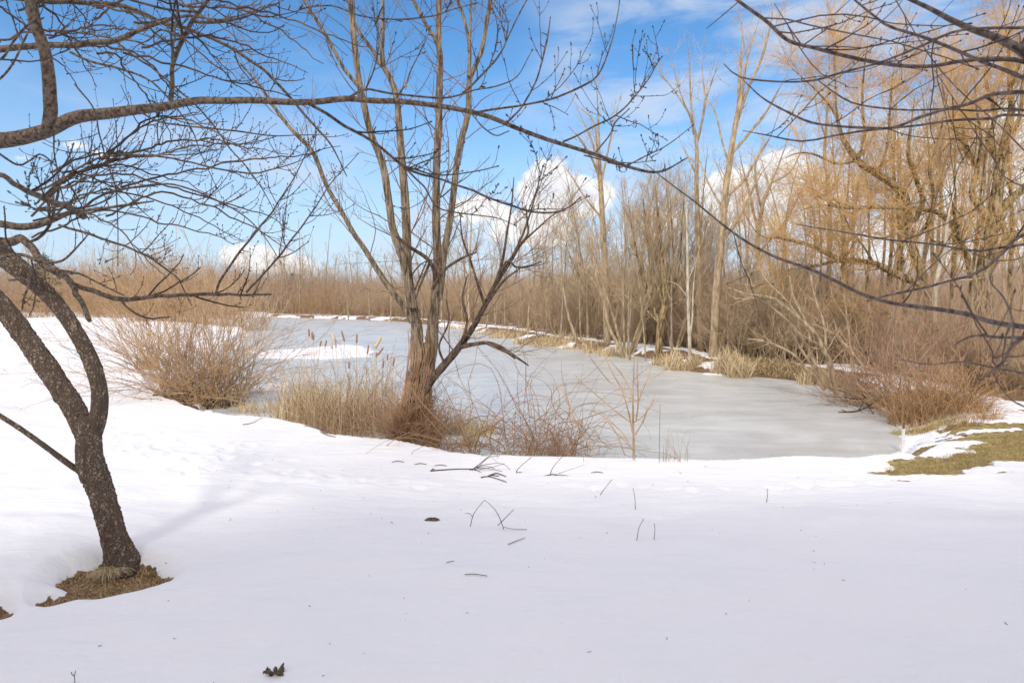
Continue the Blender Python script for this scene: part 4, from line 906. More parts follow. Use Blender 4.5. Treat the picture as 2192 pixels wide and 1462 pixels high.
o = link('twig', g.mesh('twig', M['fg_twig'])); tagp(o, 'tiny dark forked twig poking from the snow at the bottom edge', 'twig')
# stems and twigs standing in or lying on the snow: list of pixel traces at ground depth
def snowtwigs(name, label, cat, lines, bx, by, z0=-.05, mat='fg_twig', lie=False, grp=None, wm=1.0):
    wm = wm*.55
    b0 = gp(bx, by, z0); g = Geo()
    for tx in lines:
        rows = [tuple(map(float, q.split(','))) for q in tx.split()]
        if lie:
            A = np.array([np.append(gp(q[0], q[1], z0), (q[2] if len(q) > 2 else 2)*b0[1]/F/2*wm) for q in rows]); A[:, 2] += .008
            S = spline(A, 10); g.tubes(S[None, :, :3], S[None, :, 3], 5)
        else:
            P, R = trace(tx, b0[1], b0[1]+.03, 10, wm); g.tubes(P, R, 5)
    for i in range(len(g.v)): g.v[i] = g.v[i]-np.asarray(b0, np.float32)
    o = link(name, g.mesh(name, M[mat]), None, b0); return tagp(o, label, cat, grp)
snowtwigs('fallen_branch', 'longest fallen dark branch lying on the snow before the brambles', 'branch', ['922,1009,5 945,1007,5 980,1005,4 1012,1005,4', '922,1009,4 928,1004,3 930,1008,2', '1012,1005,3 1040,1003,2 1075,1010,2', '1015,1005,3 1030,1012,2'], 965, 1007, -.2, lie=True, wm=1.0)
snowtwigs('fallen_branch', 'spray of thin bare twigs rising from the end of the longest fallen branch', 'branch', ['1010,1006,4 1030,990,3 1055,970,2', '1005,1006,3 1035,995,3 1075,992,2 1092,1005,2', '1015,1006,3 1025,1000,3 1045,998,2 1060,1003,2', '1020,1003,3 1045,980,2 1070,975,2', '1025,1005,2 1060,998,2 1080,992,2'], 1010, 1007, -.2)
snowtwigs('fallen_branch', 'short dark forked branch lying nearest the viewer of the fallen ones', 'branch', ['1030,1023,5 1045,1021,4 1065,1026,4 1084,1033,3', '1045,1020,5 1062,1014,5 1075,1018,4 1083,1021,3', '1050,1018,4 1068,1020,4'], 1055, 1021, -.2, lie=True, wm=1.0)
snowtwigs('fallen_branch', 'thin fallen twig with an upright shoot, right of the other fallen branches', 'branch', ['1155,1020,3 1178,1016,3 1185,1015,3 1205,1022,2', '1178,1015,3 1184,1000,2 1208,972,2', '1185,1015,2 1215,1018,2 1243,1022,2', '1195,1014,2 1220,1005,1 1250,995,1'], 1178, 1018, -.2, wm=1.2)
snowtwigs('fallen_branch', 'pale wiry twig sticking up between the fallen branches', 'branch', ['1105,1010,3 1112,1000,2 1138,978,2', '1105,1011,3 1118,1011,2'], 1106, 1012, -.2, wm=1.2)
snowtwigs('fallen_branch', 'scattered dark sticks on the snow below the cattails', 'branch', ['520,910,4 540,906,3 555,898,2 562,896,2', '652,912,3 680,918,3 705,928,3', '660,905,2 690,905,2 710,915,2', '685,925,2 700,932,4 718,936,3', '598,895,3 603,910,2'], 640, 910, -.3, lie=True, wm=.8)
snowtwigs('fallen_branch', 'long thin stick lying on the snow beside the white stake', 'branch', ['2002,947,3 2035,937,3 2075,932,3 2088,930,2', '2065,932,2 2072,925,2'], 2040, 940, -.25, lie=True, wm=1.0)
snowtwigs('weed', 'pair of bent stems meeting in an arch over the shaded snow', 'stem', ['1007,1127,3 1012,1105,3 1022,1088,2 1037,1070,2', '1012,1107,2 1005,1099,2 994,1099,1', '1037,1070,2 1055,1085,2 1068,1105,3 1079,1134,3', '1065,1125,3 1080,1110,3 1100,1090,2', '1078,1128,2 1100,1132,2 1128,1133,2'], 1045, 1134, 0, wm=1.0)
for i, (a, lb) in enumerate([('1285,1059,3 1295,1045,2 1310,1026,2', 'slanting thin stem in the lit snow below the thin sapling'), ('1360,1090,3 1359,1065,2 1355,1044,2', 'upright thin stem in the snow right of the slanting one'), ('1363,1156,3 1368,1130,2 1378,1110,2', 'leaning thin stem, left one of a pair in the shaded snow'), ('1400,1155,3 1402,1135,2 1401,1120,2', 'upright thin stem, right one of a pair in the shaded snow'), ('1641,1075,3 1643,1058,2 1642,1045,2', 'short thin stem alone in the snow farther right'), ('1411,990,2 1412,930,2 1413,865,1', 'tallest wiry stem standing before the ice right of the thin sapling')]):
    q = a.split()[0].split(','); snowtwigs('weed', lb, 'stem', [a], float(q[0]), float(q[1])+1, 0 if float(q[1]) > 1000 else -.3, wm=1.0, grp='thin stems poking from the snow')
snowtwigs('twig', 'pale short twig lying in the shaded snow just below the arched stems', 'twig', ['1088,1167,3 1105,1160,3 1124,1153,2'], 1105, 1160, 0, lie=True)
snowtwigs('twig', 'dark short twig lying in the shaded snow, farther from the lens of two', 'twig', ['955,1207,3 965,1204,3 973,1203,2'], 965, 1204, 0, lie=True)
snowtwigs('twig', 'slightly curved twig lying lowest in the shaded snow', 'twig', ['995,1232,3 1015,1231,3 1043,1235,3'], 1018, 1232, 0, lie=True)
for i, (x, y, lb) in enumerate([(852, 990, 'flattened grey grass wisp in a print left of the fallen branches'), (900, 995, 'thin dark stick half buried left of the longest fallen branch'), (943, 998, 'dark sliver of bark nearest the longest fallen branch'), (1278, 1013, 'small dark scrap on the snow right of the fallen twigs')]):
    snowtwigs('debris', lb, 'debris', ['%f,%f,3 %f,%f,4 %f,%f,3' % (x-13, y, x, y-2, x+13, y)], x, y, -.2, lie=True, wm=.8)
# tiny bark and seed litter scattered over the snow
N = 260; lx = r_.normal(-.5, 3.2, N); ly = r_.uniform(1.6, 9, N); k_ = (sdpoly(lx, ly, POND) > .3) & (np.abs(lx) < ly*.9); lx, ly = lx[k_], ly[k_]; N = len(lx)
az_ = r_.uniform(0, 6.28, N); S = np.column_stack([lx, ly, gz(lx, ly)+.002]); D = np.column_stack([np.cos(az_), np.sin(az_), np.zeros(N)]); P = integ(S, D, r_.uniform(.006, .03, N), 4, .05, .3, r_)
g = Geo(); g.tubes(P, r_.uniform(.0008, .0022, N)[:, None]*np.array([.6, 1, 1, .4])[None], 4); o = link('litter', g.mesh('litter', M['clod'])); tagp(o, 'tiny specks of bark and seed litter scattered over the snow', 'litter', None, 'stuff')
# white stake
p = bp_(1932, 955, -.5); st = empty('stake', p, 'short white stake standing at the pond edge at right', 'stake'); g = Geo()
hp = .42; r0 = .022
g.tubes(np.array([[[0, 0, -.1], [0, 0, .1], [.004, 0, hp*.8]]]), np.full((1, 3), r0), 14); part('pole', g, M['pvc'], st)
g = Geo(); g.tubes(np.array([[[.004, 0, hp*.8], [.004, 0, hp*.82], [.004, 0, hp], [.004, 0, hp+.004]]]), np.array([[r0*.6, r0*.62, r0*.6, .002]]), 12); part('cap', g, M['clod'], st)
# fallen limb frozen into the ice at right
snowtwigs('fallen_limb', 'dark bare limb frozen into the ice near the right shore', 'branch', ['1795,882,4 1815,882,5 1835,880,6 1850,874,5 1870,862,4 1890,850,5', '1835,880,4 1845,868,3 1850,850,2', '1850,874,3 1880,872,3 1905,866,3', '1815,882,3 1800,876,2', '1860,868,3 1868,885,3', '1870,862,3 1840,855,2 1800,850,2 1770,848,2', '1880,855,3 1850,840,3 1810,835,2', '1905,885,3 1925,893,4 1930,899,4'], 1850, 885, ICE, 'dark_and_shaded_bark', wm=1.3)
clump('fallen_limb', 'fine grey twigs of a fallen crown trailing on the ice at the right shore', 'branch', bp_(1880, 868, ICE), M['mid_twig'], 40, (.9, .5), (.5, 1.3), (72, 10), -.1, .2, .006, 91, (3, 4, .2), fan=(2.9, .5))
# ------------------------------------------------------------ right shore growth
orb = bp_(2010, 880, -.35)
o = clump('grass_tuft', 'dense orange brown grass and stem tuft at the right end of the ice', 'grass tuft', orb, M['orange_grass'], 1100, (.85, .5), (.3, 1.25), (22, 16), -.5, .25, .0035, 201, (1.5, 0, .15), K=8)
reeds('grass_tuft', 'low yellow green mound of grass in front of the orange tuft', bp_(1985, 905, -.4), 1300, (.55, .25), .22, 202, 'yellow_grass', .9, .003, droop=-1.4, cat='grass tuft')
reeds('grass_tuft', 'straw fringe along the front of the orange tuft', bp_(2040, 900, -.35), 1100, (.8, .3), .32, 203, 'orange_grass', .7, .003, droop=-1.2, cat='grass tuft')
clump('red_shrub', 'spreading reddish shrub behind the orange grass tuft at right', 'shrub', bp_(1935, 858, -.35), M['shrub_red'], 110, (.7, .6), (.9, 2.0), (38, 16), -.2, .15, .008, 204, (4.5, 6, .22))
clump('red_shrub', 'reddish shrub farther left of the orange tuft, leaning over the bank', 'shrub', bp_(1840, 838, -.35), M['shrub_red'], 70, (.6, .5), (.7, 1.5), (38, 16), -.2, .15, .008, 205, (4, 6, .22))
clump('red_shrub', 'brick red shrub rising higher behind the other reddish ones', 'shrub', bp_(1960, 815, -.3), M['shrub_red'], 120, (1.6, 1.2), (1.8, 3.0), (25, 12), -.1, .13, .011, 206, (3.2, 5, .35))
clump('brush_heap', 'dark matted heap of twigs at the water line left of the orange tuft', 'brush', bp_(1905, 870, ICE), M['dark_and_shaded_bark'], 150, (.8, .4), (.3, .9), (60, 16), -.8, .3, .006, 207, (4, 5, .15))
clump('red_shrub', 'sparse dark stems fanning beside the lawn right of the orange tuft', 'shrub', gp(2068, 872, -.2), M['dark_and_shaded_bark'], 12, (.12, .1), (.5, 1.3), (38, 12), .1, .1, .010, 208, (2.5, 3, .2))
grass_in([LAWN], [26000], 0.05, 0.0022, M['lawn'], 'lawn_grass', 'short yellow green grass of the bared strip beside the snow at right', fr, 1.0)
BANK = [tuple(onz(x, y, ICE)[:2]) for x, y in [(1540, 804), (1620, 806), (1700, 814), (1760, 828), (1810, 843), (1860, 860), (1905, 878), (1905, 866), (1860, 848), (1810, 830), (1760, 814), (1700, 800), (1620, 792), (1540, 790)]]
grass_in([BANK], [9000], 0.20, 0.008, M['reed_mix'], 'bank_grass', 'flattened brown and straw grass on the low bank between the bleached reeds and the orange tuft', fr, 1.0)
# arching pale shrub and shore clumps
ab = bp_(1775, 825, -.3)
ap = empty('leaning_shrub', ab, 'pale stemmed shrub arching left over the bank near the right shore', 'shrub')
AL = ['1790,845,9 1778,780,11 1760,745,10 1745,715,9 1717,688,8 1690,665,7 1665,647,6 1640,635,5 1600,630,4 1559,616,3', '1770,830,10 1750,790,8 1735,760,7 1725,735,6 1690,690,5 1650,655,4 1610,610,3', '1780,835,8 1755,800,7 1730,770,6 1700,720,5 1690,670,4 1700,600,3', '1765,835,7 1735,800,6 1700,760,5 1650,735,4 1600,725,3', '1717,688,5 1680,640,4 1640,600,4 1620,560,3 1600,520,2', '1735,735,5 1725,690,5 1700,640,4 1690,590,3', '1790,840,7 1770,770,6 1765,700,5 1745,640,4 1735,590,3', '1720,690,4 1660,640,4 1600,640,3 1570,640,2', '1860,800,6 1820,750,5 1790,720,5 1755,700,4 1720,690,3']
Pq = []; Rq = []
for i, tx in enumerate(AL):
    P, R = trace(tx, ab[1], ab[1]-.8+.25*i, 22); Pq.append(P[0]); Rq.append(R[0])
Pq = np.array(Pq); Rq = np.array(Rq); g = Geo(); g.tubes(Pq, Rq, 8); part('stem', g, M['tan_bark'], ap, off=ab)
P1, R1 = grow(Pq, Rq, 5, (.2, 1), (20, 50), (.3, 1.0), True, .5, .004, .4, 8, .3, .12, fr, .5); P2, R2 = grow(P1, R1, 6, (.2, 1), (20, 50), (.12, .45), True, .7, .003, .5, 5, .3, .12, fr, .5)
g = Geo(); g.tubes(P1, R1, 4); g.tubes(P2, R2, 3); part('crown', g, M['tan_twig'], ap, off=ab)
SR = [(1462, 792, 620, (.55, .28), .62, 'bleached reed clump on the far shore at the foot of the white barked tree'), (1555, 800, 520, (.42, .26), .60, 'bleached reed clump on the far shore, middle one of three'), (1582, 808, 380, (.32, .22), .60, 'bleached reed clump on the far shore, rightmost of three'), (1745, 822, 300, (.45, .3), .55, 'drooping bleached reed tussock at the bank near the leaning shrub')]
for i, (x, y, N, sp_, h, lb) in enumerate(SR): reeds('reed_clump', lb, bp_(x, y, ICE), N, sp_, h, 300+i, lean=.38, wd=.010, droop=-.7)
FR = [(1155, 737, 700, (1.3, .4), .55), (1200, 742, 550, (1.2, .3), .45), (1250, 748, 300, (1.0, .3), .35), (1290, 756, 260, (.8, .25), .35), (1320, 762, 220, (.7, .25), .38), (1090, 724, 350, (1.2, .4), .5), (1055, 716, 220, (1.0, .4), .5), (980, 704, 200, (1.2, .5), .5), (1425, 782, 240, (.5, .3), .5)]
FRL = ['by the tallest dead cattails', 'under the leaning pale trunks', 'below the two leaning pale trunks', 'between the leaning trunks', 'at the foot of the strongly leaning trunk', 'right of the dark limb of the big tree', 'behind the dark limb of the big tree', 'seen through the big tree', 'left of the bleached clumps']
for i, (x, y, N, sp_, h) in enumerate(FR): reeds('reed_clump', 'straw reed fringe on the far shore '+FRL[i], bp_(x, y, ICE), N, sp_, h, 320+i, lean=.3, wd=.014)

# ------------------------------------------------------------ traced trees beyond the ice
tr_ = np.random.default_rng(77)
def traced_tree(label, bx, by, lines, mat, tmat, Y=None, seed=0, dens=(2.0, 2.2, 2.4), Ls=((.6, 1.8), (.3, 1.0), (.15, .5)), up=.5, ang=(20, 48), name='bare_tree', group=None, tw=1.0, dY=1.0, z0=-.35, extra=None):
    r = np.random.default_rng(seed+500); p = onz(bx, by, z0)
    if Y is not None: p = at(bx, by, Y)
    p[2] = gz(p[0], p[1])[0]-.05; Y = p[1]; e = empty(name, p, label, 'tree', group); Pp = []; Rp = []
    for i, tx in enumerate(lines):
        P, R = trace(tx, Y, Y+(0 if i == 0 else r.uniform(-dY, dY)), 22, .64); R = R*(1-.75*sst(np.linspace(0, 1, 22), .6, 1))[None]
        if i == 0: P[0, 0, 2] = min(P[0, 0, 2], p[2])
        g = Geo(); thick(g, P, R, 14 if R.max() > .05 else 8, .07, seed+i, .05, (4, 5)); part('trunk' if i == 0 else 'limb', g, mat, e, off=p); Pp.append(P[0]); Rp.append(R[0])
    Pp = np.array(Pp); Rp = np.array(Rp)
    P1, R1 = grow(Pp, Rp, dens[0]*1.5, (.22, 1), ang, Ls[0], True, .3, .008*tw, .35, 8, up, .13, r, .3)
    P2, R2 = grow(P1, R1, dens[1]*1.5, (.15, 1), ang, Ls[1], True, .55, .006*tw, .45, 6, up*.8, .13, r, .3)
    P3, R3 = grow(P2, R2, dens[2]*2.4, (.1, 1), ang, Ls[2], True, .7, .0052*tw, .5, 4, up*.6, .12, r, .3)
    g = Geo(); g.tubes(P1, R1, 5); g.tubes(P2, R2, 3); g.tubes(P3, R3, 3)
    if extra: extra(g, Pp, Rp, P1, R1, r)
    part('crown', g, tmat, e, off=p); return e
TB, TT = M['tan_bark'], M['tan_twig']
traced_tree('tallest tan barked tree, its trunk curving up right of the white barked tree', 1527, 768, ['1525,775,30 1530,690,27 1535,600,25 1546,500,22 1551,427,21 1563,342,19 1573,274,17 1587,205,13 1600,120,9 1625,40,6 1640,-60,3', '1572,290,12 1580,230,11 1584,150,9 1590,80,7 1580,0,4', '1575,270,11 1592,215,11 1610,170,9 1632,120,8 1650,50,5 1660,-20,3', '1567,330,9 1600,290,9 1640,240,7 1668,190,6 1690,150,4', '1555,420,9 1590,390,8 1620,340,8 1650,290,6 1668,240,4', '1550,450,8 1520,400,6 1500,350,5 1480,320,3', '1560,350,7 1545,300,6 1530,240,5 1500,190,3', '1545,520,9 1580,470,9 1600,430,7 1625,380,6 1650,345,5'], TB, TT, None, 1, (1.6, 1.8, 2.2))
traced_tree('slender white barked tree standing at the far bank beyond the ice', 1475, 768, ['1476,778,11 1476,730,12 1474,680,10 1472,600,9 1471,500,7 1468,420,5 1465,340,3', '1474,640,5 1450,610,4 1420,600,3', '1473,600,4 1490,560,3 1500,520,2', '1476,730,6 1482,680,5 1484,620,4 1490,560,2'], M['pale_bark'], M['tan_twig'], None, 2, (1.6, 2, 2), ((.4, 1.2), (.2, .6), (.1, .4)), up=.3)
traced_tree('tall forked tan tree just right of the white barked tree', 1497, 755, ['1500,765,20 1498,700,19 1496,600,17 1494,500,16 1491,400,14 1491,308,12 1480,257,10 1460,210,8 1445,160,6 1440,100,3', '1491,310,9 1503,260,8 1511,212,8 1522,180,6 1540,130,4', '1483,270,7 1478,200,6 1476,150,5 1474,90,3', '1470,235,6 1440,190,5 1415,160,4 1395,120,3', '1511,212,5 1505,170,4 1500,110,3', '1492,380,6 1470,330,5 1455,300,4'], TB, TT, 24, 3, (1.6, 1.8, 2.2))
traced_tree('tan tree with a tall straight trunk rising behind the leaning pale trunks', 1298, 735, ['1300,745,24 1298,660,22 1296,600,21 1291,500,19 1284,376,15 1275,330,10 1262,290,8 1226,212,5 1210,170,3', '1284,376,10 1282,290,7 1278,200,5 1275,170,3', '1284,380,9 1262,330,7 1235,290,6 1215,270,4', '1280,330,7 1270,260,5 1240,230,4 1226,215,3', '1285,400,8 1300,330,6 1315,260,5 1330,200,3', '1290,470,8 1250,420,6 1225,380,5 1200,350,3'], TB, TT, 27, 4, (1.6, 1.8, 2.2))
traced_tree('pale trunk leaning strongly left over the far bank', 1330, 752, ['1338,760,15 1325,742,14 1316,725,12 1304,700,11 1295,660,10 1287,625,9 1280,604,9 1272,560,7 1268,520,5 1266,470,3', '1290,640,5 1270,600,4 1240,570,3 1225,540,2'], M['tan_bark'], TT, None, 5, (1.3, 1.6, 1.6), ((.4, 1.3), (.2, .7), (.1, .4)))
traced_tree('thin pale trunk leaning left, second of the leaning ones from the right', 1235, 735, ['1238,742,11 1230,715,10 1218,680,9 1210,640,9 1203,600,8 1202,560,6 1200,500,4 1195,440,2', '1210,640,4 1190,600,3 1170,570,2'], M['tan_bark'], TT, None, 6, (1.3, 1.6, 1.6), ((.4, 1.3), (.2, .7), (.1, .4)))
traced_tree('slim grey trunk leaning left, leftmost of the leaning ones', 1225, 730, ['1228,735,9 1222,690,8 1210,650,8 1190,610,7 1172,580,6 1168,540,4 1160,500,3'], M['grey_bark'], TT, 33, 7, (1.3, 1.6, 1.6), ((.4, 1.3), (.2, .7), (.1, .4)))
traced_tree('straight thin pole like tree between the two leaning pale trunks', 1243, 738, ['1244,742,6 1242,690,6 1241,620,5 1242,560,4 1240,500,3'], M['tan_bark'], TT, 30, 8, (1.3, 1.6, 1.6), ((.4, 1.1), (.2, .6), (.1, .4)))
traced_tree('stout dark trunked tree with a dense head of ascending twigs beyond the ice', 1412, 752, ['1409,765,26 1411,735,24 1414,705,26 1418,680,26 1424,650,24 1420,590,20 1415,540,16 1410,480,12 1405,420,7 1400,370,4', '1422,670,14 1440,620,12 1452,570,10 1458,510,8 1462,450,5 1470,390,3', '1414,700,13 1396,650,11 1378,600,10 1362,540,8 1350,470,6 1342,400,4', '1420,650,12 1400,590,10 1388,530,8 1380,460,6 1374,390,4', '1424,650,10 1436,590,8 1440,520,7 1436,450,5 1432,390,3', '1410,690,9 1380,660,8 1350,630,6 1320,590,4', '1425,660,9 1460,640,7 1480,600,6 1500,560,4'], M['gold_bark'], M['tan_twig'], None, 9, (3.2, 3.4, 3.0), ((.7, 2.0), (.4, 1.3), (.2, .6)), up=.7, ang=(15, 38), tw=.9)
traced_tree('pale thick trunk leaning up right in front of the great willow', 1995, 765, ['1996,775,13 2000,720,14 2000,690,14 2001,650,14 2004,603,14 2012,570,13 2021,544,13 2026,500,11 2030,460,8 2045,400,6 2055,340,3', '2003,620,6 2025,600,5 2060,600,5 2085,598,4 2120,590,3', '2001,660,5 1980,620,4 1960,600,3', '2015,560,5 2040,530,4 2070,515,3'], M['pale_bark'], TT, 17.5, 10, (1.3, 1.8, 2), ((.4, 1.3), (.2, .7), (.1, .4)))
def curtain(dens, Lr, up_, bendx=0.0, rr=.0045):
    def f(g, Pp, Rp, P1, R1, r):
        A, B = grow(P1, R1, dens*1.5, (.1, 1), (15, 70), Lr, True, .4, rr, .5, 8, up_, .10, r, .0); g.tubes(A, B, 3)
        A2, B2 = grow(A, B, 3.5, (.1, .9), (10, 35), (.2, .7), True, .8, rr*.8, .5, 4, up_*.5, .1, r, .0); g.tubes(A2, B2, 3)
    return f
GB, GT = M['gold_bark'], M['gold_twig']
traced_tree('great willow with a leaning rough trunk, left one of the two golden willows', 1992, 775, ['2000,790,40 1996,720,38 1990,660,35 1987,630,33 1966,568,30 1949,520,27 1942,470,26 1939,427,26 1922,403,25 1880,375,22 1836,345,20 1815,315,18 1802,291,15 1785,239,12 1734,181,9 1692,144,7 1675,100,4',
   '1985,615,26 1960,604,25 1939,596,24 1905,580,23 1871,565,21 1802,555,18 1775,545,16 1751,534,14 1720,520,12 1700,517,11 1660,508,9 1631,507,7 1600,470,5 1580,420,3', '1830,558,12 1790,560,12 1751,568,10 1720,572,9 1690,578,7 1670,590,4',
   '2040,480,20 2007,455,16 1970,448,14 1939,445,14 1870,444,13 1802,445,11 1770,440,9 1734,445,8 1700,455,5', '1960,470,18 1975,430,16 1960,380,14 1945,330,12 1950,270,9 1960,200,6', '1802,291,8 1790,230,7 1788,170,6 1785,110,5 1780,30,3', '1836,345,10 1850,290,9 1846,220,8 1850,150,6 1860,70,4', '1880,375,10 1900,310,9 1905,240,8 1912,160,6 1925,80,4',
   '1802,445,6 1780,420,6 1760,418,5 1740,425,4', '1871,565,9 1850,530,7 1820,490,6 1800,440,4', '1790,440,8 1750,420,6 1730,400,4', '1949,520,14 1985,480,13 2000,420,12 1990,360,10 2010,300,8 2025,220,6 2040,140,4', '1985,660,12 1950,690,9 1920,673,9 1860,672,8 1810,668,6 1770,670,4',
   '1836,345,9 1790,350,8 1740,330,7 1700,330,5 1660,350,3', '1960,470,10 1920,500,9 1880,510,8 1840,500,6'], GB, GT, 19.0, 20, (4.2, 2.4, 2.2), ((.6, 2.2), (.35, 1.2), (.2, .7)), up=.75, ang=(25, 70), tw=.8, dY=1.6, extra=curtain(8.0, (.5, 1.7), -.4, rr=.0055))
traced_tree('great willow with the thickest trunk, right one of the two golden willows', 2110, 780, ['2112,800,60 2110,740,56 2108,680,52 2105,620,50 2110,560,46 2120,510,42 2127,479,40 2132,430,38 2136,400,34 2142,350,30 2152,300,26 2165,239,22 2162,190,18 2160,120,14 2150,40,10 2140,-60,5', '2125,480,30 2095,440,22 2080,410,18 2092,360,16 2070,320,14 2060,260,11 2070,200,8 2060,120,5', '2125,470,28 2160,430,26 2195,400,24 2250,340,20 2300,260,14', '2142,360,18 2120,300,16 2130,240,13 2110,170,10 2120,90,6', '2105,640,26 2080,590,22 2068,540,18 2050,500,14 2040,440,10 2030,380,6', '2115,560,24 2150,520,22 2185,500,18 2240,470,12', '2150,310,14 2180,260,12 2190,180,10 2200,90,6', '2092,360,10 2100,300,9 2092,240,8 2085,160,5', '2160,200,10 2185,130,8 2200,60,5', '2070,320,9 2040,270,8 2020,200,6 2010,120,4', '2060,260,8 2030,310,7 2000,340,5', '2050,500,9 2010,520,8 1980,500,6'],
   GB, GT, 19.5, 21, (4.2, 2.4, 2.2), ((.6, 2.2), (.35, 1.2), (.2, .7)), up=.75, ang=(25, 70), tw=.8, dY=1.6, extra=curtain(8.0, (.5, 1.7), -.4, rr=.0055))
traced_tree('slender branching tan tree between the tallest tree and the great willow', 1625, 770, ['1628,785,18 1626,700,17 1625,600,16 1622,520,15 1628,470,14 1635,430,12 1650,395,10 1668,350,8 1685,300,6 1700,240,3', '1624,500,10 1612,450,9 1604,410,8 1590,360,6 1582,320,4', '1630,450,8 1620,400,7 1618,350,6 1640,290,4', '1655,390,6 1690,370,5 1712,330,4 1725,280,3', '1625,540,8 1660,500,7 1690,460,6 1710,420,5 1730,380,3'], TB, TT, 24, 30, (1.6, 1.9, 2.2))
traced_tree('upright tan tree behind the left great willow', 1775, 760, ['1778,775,16 1775,700,16 1774,600,15 1776,500,14 1774,400,12 1765,340,10 1770,250,8 1775,150,6 1774,60,4 1770,-40,2', '1775,420,8 1800,360,7 1812,300,6 1830,220,4', '1774,470,7 1745,420,6 1730,360,5 1722,300,3', '1769,300,6 1750,240,5 1742,180,4', '1771,240,6 1795,180,5 1805,110,4 1810,40,3'], TB, TT, 27, 31, (1.8, 2.0, 2.3))
traced_tree('pale thin trunk seen behind the big multi-stemmed tree on its right', 1006, 712, ['1003,716,9 1004,680,9 1003,640,8 1006,590,8 1006,540,7 1008,500,6 1010,450,4 1012,400,3', '1005,600,4 990,560,4 975,520,3', '1006,560,4 1020,520,3 1030,480,2'], M['tan_bark'], TT, 34, 32, (1.0, 1.4, 1.6), ((.5, 1.4), (.3, .8), (.2, .5)))
# ------------------------------------------------------------ generated trees: one of each kind, then copies
def arche(kind, seed):
    r = np.random.default_rng(seed); Z3 = np.zeros((1, 3))
    gt, gc = Geo(), Geo()
    if kind == 'ash':
        H = 9; P = integ(Z3, np.array([[0, 0, 1.]]), [H], 16, .2, .05, r); R = np.linspace(.085, .012, 16)[None]
        P1, R1 = grow(P, R, 1.9, (.22, .95), (18, 42), (1.8, 4.2), True, .45, .011, .25, 12, .7, .07, r, .1, short=.6)
        gt.tubes(P, R, 9); gt.tubes(P1, R1, 6)
        A = np.concatenate([P1[:, ::1]]); P2, R2 = grow(A, R1, 3.2, (.2, 1), (20, 45), (.6, 1.6), True, .5, .007, .3, 7, .5, .1, r, .2)
        P3, R3 = grow(P2, R2, 4.5, (.1, 1), (20, 45), (.3, .8), True, .7, .005, .5, 4, .3, .1, r, .2); gc.tubes(P2, R2, 4); gc.tubes(P3, R3, 3)
        P4, R4 = grow(P3, R3, 4.5, (.1, 1), (20, 45), (.15, .4), True, .7, .004, .5, 3, .3, .1, r, .2); gc.tubes(P4, R4, 3)
    elif kind == 'broom':
        n = 6; a = r.uniform(0, 6.28, n); D = np.column_stack([np.cos(a)*.35, np.sin(a)*.35, np.ones(n)]); S = np.column_stack([np.cos(a)*.15, np.sin(a)*.15, np.zeros(n)])
        P = integ(S, D, r.uniform(4.5, 7, n), 14, .4, .07, r); R = r.uniform(.032, .06, n)[:, None]*np.linspace(1, .15, 14)[None]
        P1, R1 = grow(P, R, 4.0, (.2, .95), (20, 52), (1.0, 2.6), True, .4, .009, .3, 9, .7, .08, r, .1)
        P2, R2 = grow(P1, R1, 4.5, (.15, 1), (20, 50), (.5, 1.3), True, .6, .006, .4, 6, .5, .1, r, .2); P3, R3 = grow(P2, R2, 5, (.1, 1), (15, 40), (.2, .6), True, .7, .0045, .5, 4, .4, .1, r, .2)
        gt.tubes(P, R, 8); gc.tubes(P1, R1, 5); gc.tubes(P2, R2, 3); gc.tubes(P3, R3, 3)
    elif kind == 'pole':
        H = 7; P = integ(Z3, np.array([[r.normal(0, .08), 0, 1.]]), [H], 14, .0, .05, r); R = np.linspace(.065, .012, 14)[None]
        P1, R1 = grow(P, R, 2.2, (.2, .98), (22, 48), (.6, 1.8), True, .5, .009, .3, 7, .6, .1, r, .1); P2, R2 = grow(P1, R1, 3.0, (.15, 1), (20, 45), (.3, .8), True, .6, .006, .5, 5, .4, .1, r, .1); P3, R3 = grow(P2, R2, 5.0, (.1, 1), (20, 45), (.15, .4), True, .7, .005, .5, 3, .3, .1, r, .2)
        gt.tubes(P, R, 8); gc.tubes(P1, R1, 4); gc.tubes(P2, R2, 3); gc.tubes(P3, R3, 3)
    else:
        n = 34; a = r.uniform(0, 6.28, n); q = np.abs(r.normal(0, .45, n)); D = np.column_stack([np.cos(a)*q, np.sin(a)*q, np.ones(n)]); S = np.column_stack([r.normal(0, .3, n), r.normal(0, .3, n), np.zeros(n)])
        P = integ(S, D, r.uniform(1.4, 3.0, n), 10, -.1, .14, r); R = r.uniform(.008, .016, n)[:, None]*np.linspace(1, .3, 10)[None]
        P1, R1 = grow(P, R, 3.0, (.15, 1), (20, 55), (.4, 1.1), True, .6, .006, .4, 6, .2, .15, r, .2); P2, R2 = grow(P1, R1, 4.0, (.1, 1), (20, 55), (.2, .6), True, .7, .0045, .5, 4, .1, .15, r, .2)
        gt.tubes(P, R, 5); gc.tubes(P1, R1, 3); gc.tubes(P2, R2, 3)
    return gt, gc
PROTO = {}
for k, mats in (('ash', [('tan_bark', 'tan_twig'), ('grey_bark', 'brush'), ('gold_bark', 'gold_twig')]), ('broom', [('tan_bark', 'tan_twig'), ('gold_bark', 'tan_twig')]), ('pole', [('tan_bark', 'tan_twig'), ('grey_bark', 'brush')]), ('shrub', [('brush', 'brush'), ('tan_bark', 'tan_twig'), ('shrub_red', 'shrub_red')])):
    PROTO[k] = []
    for j, (a, b_) in enumerate(mats):
        gt, gc = arche(k, 900+j*7+len(k)); PROTO[k].append((gt.mesh('trunk' if k != 'shrub' else 'stem', M[a]), gc.mesh('crown', M[b_])))
pl = np.random.default_rng(88)
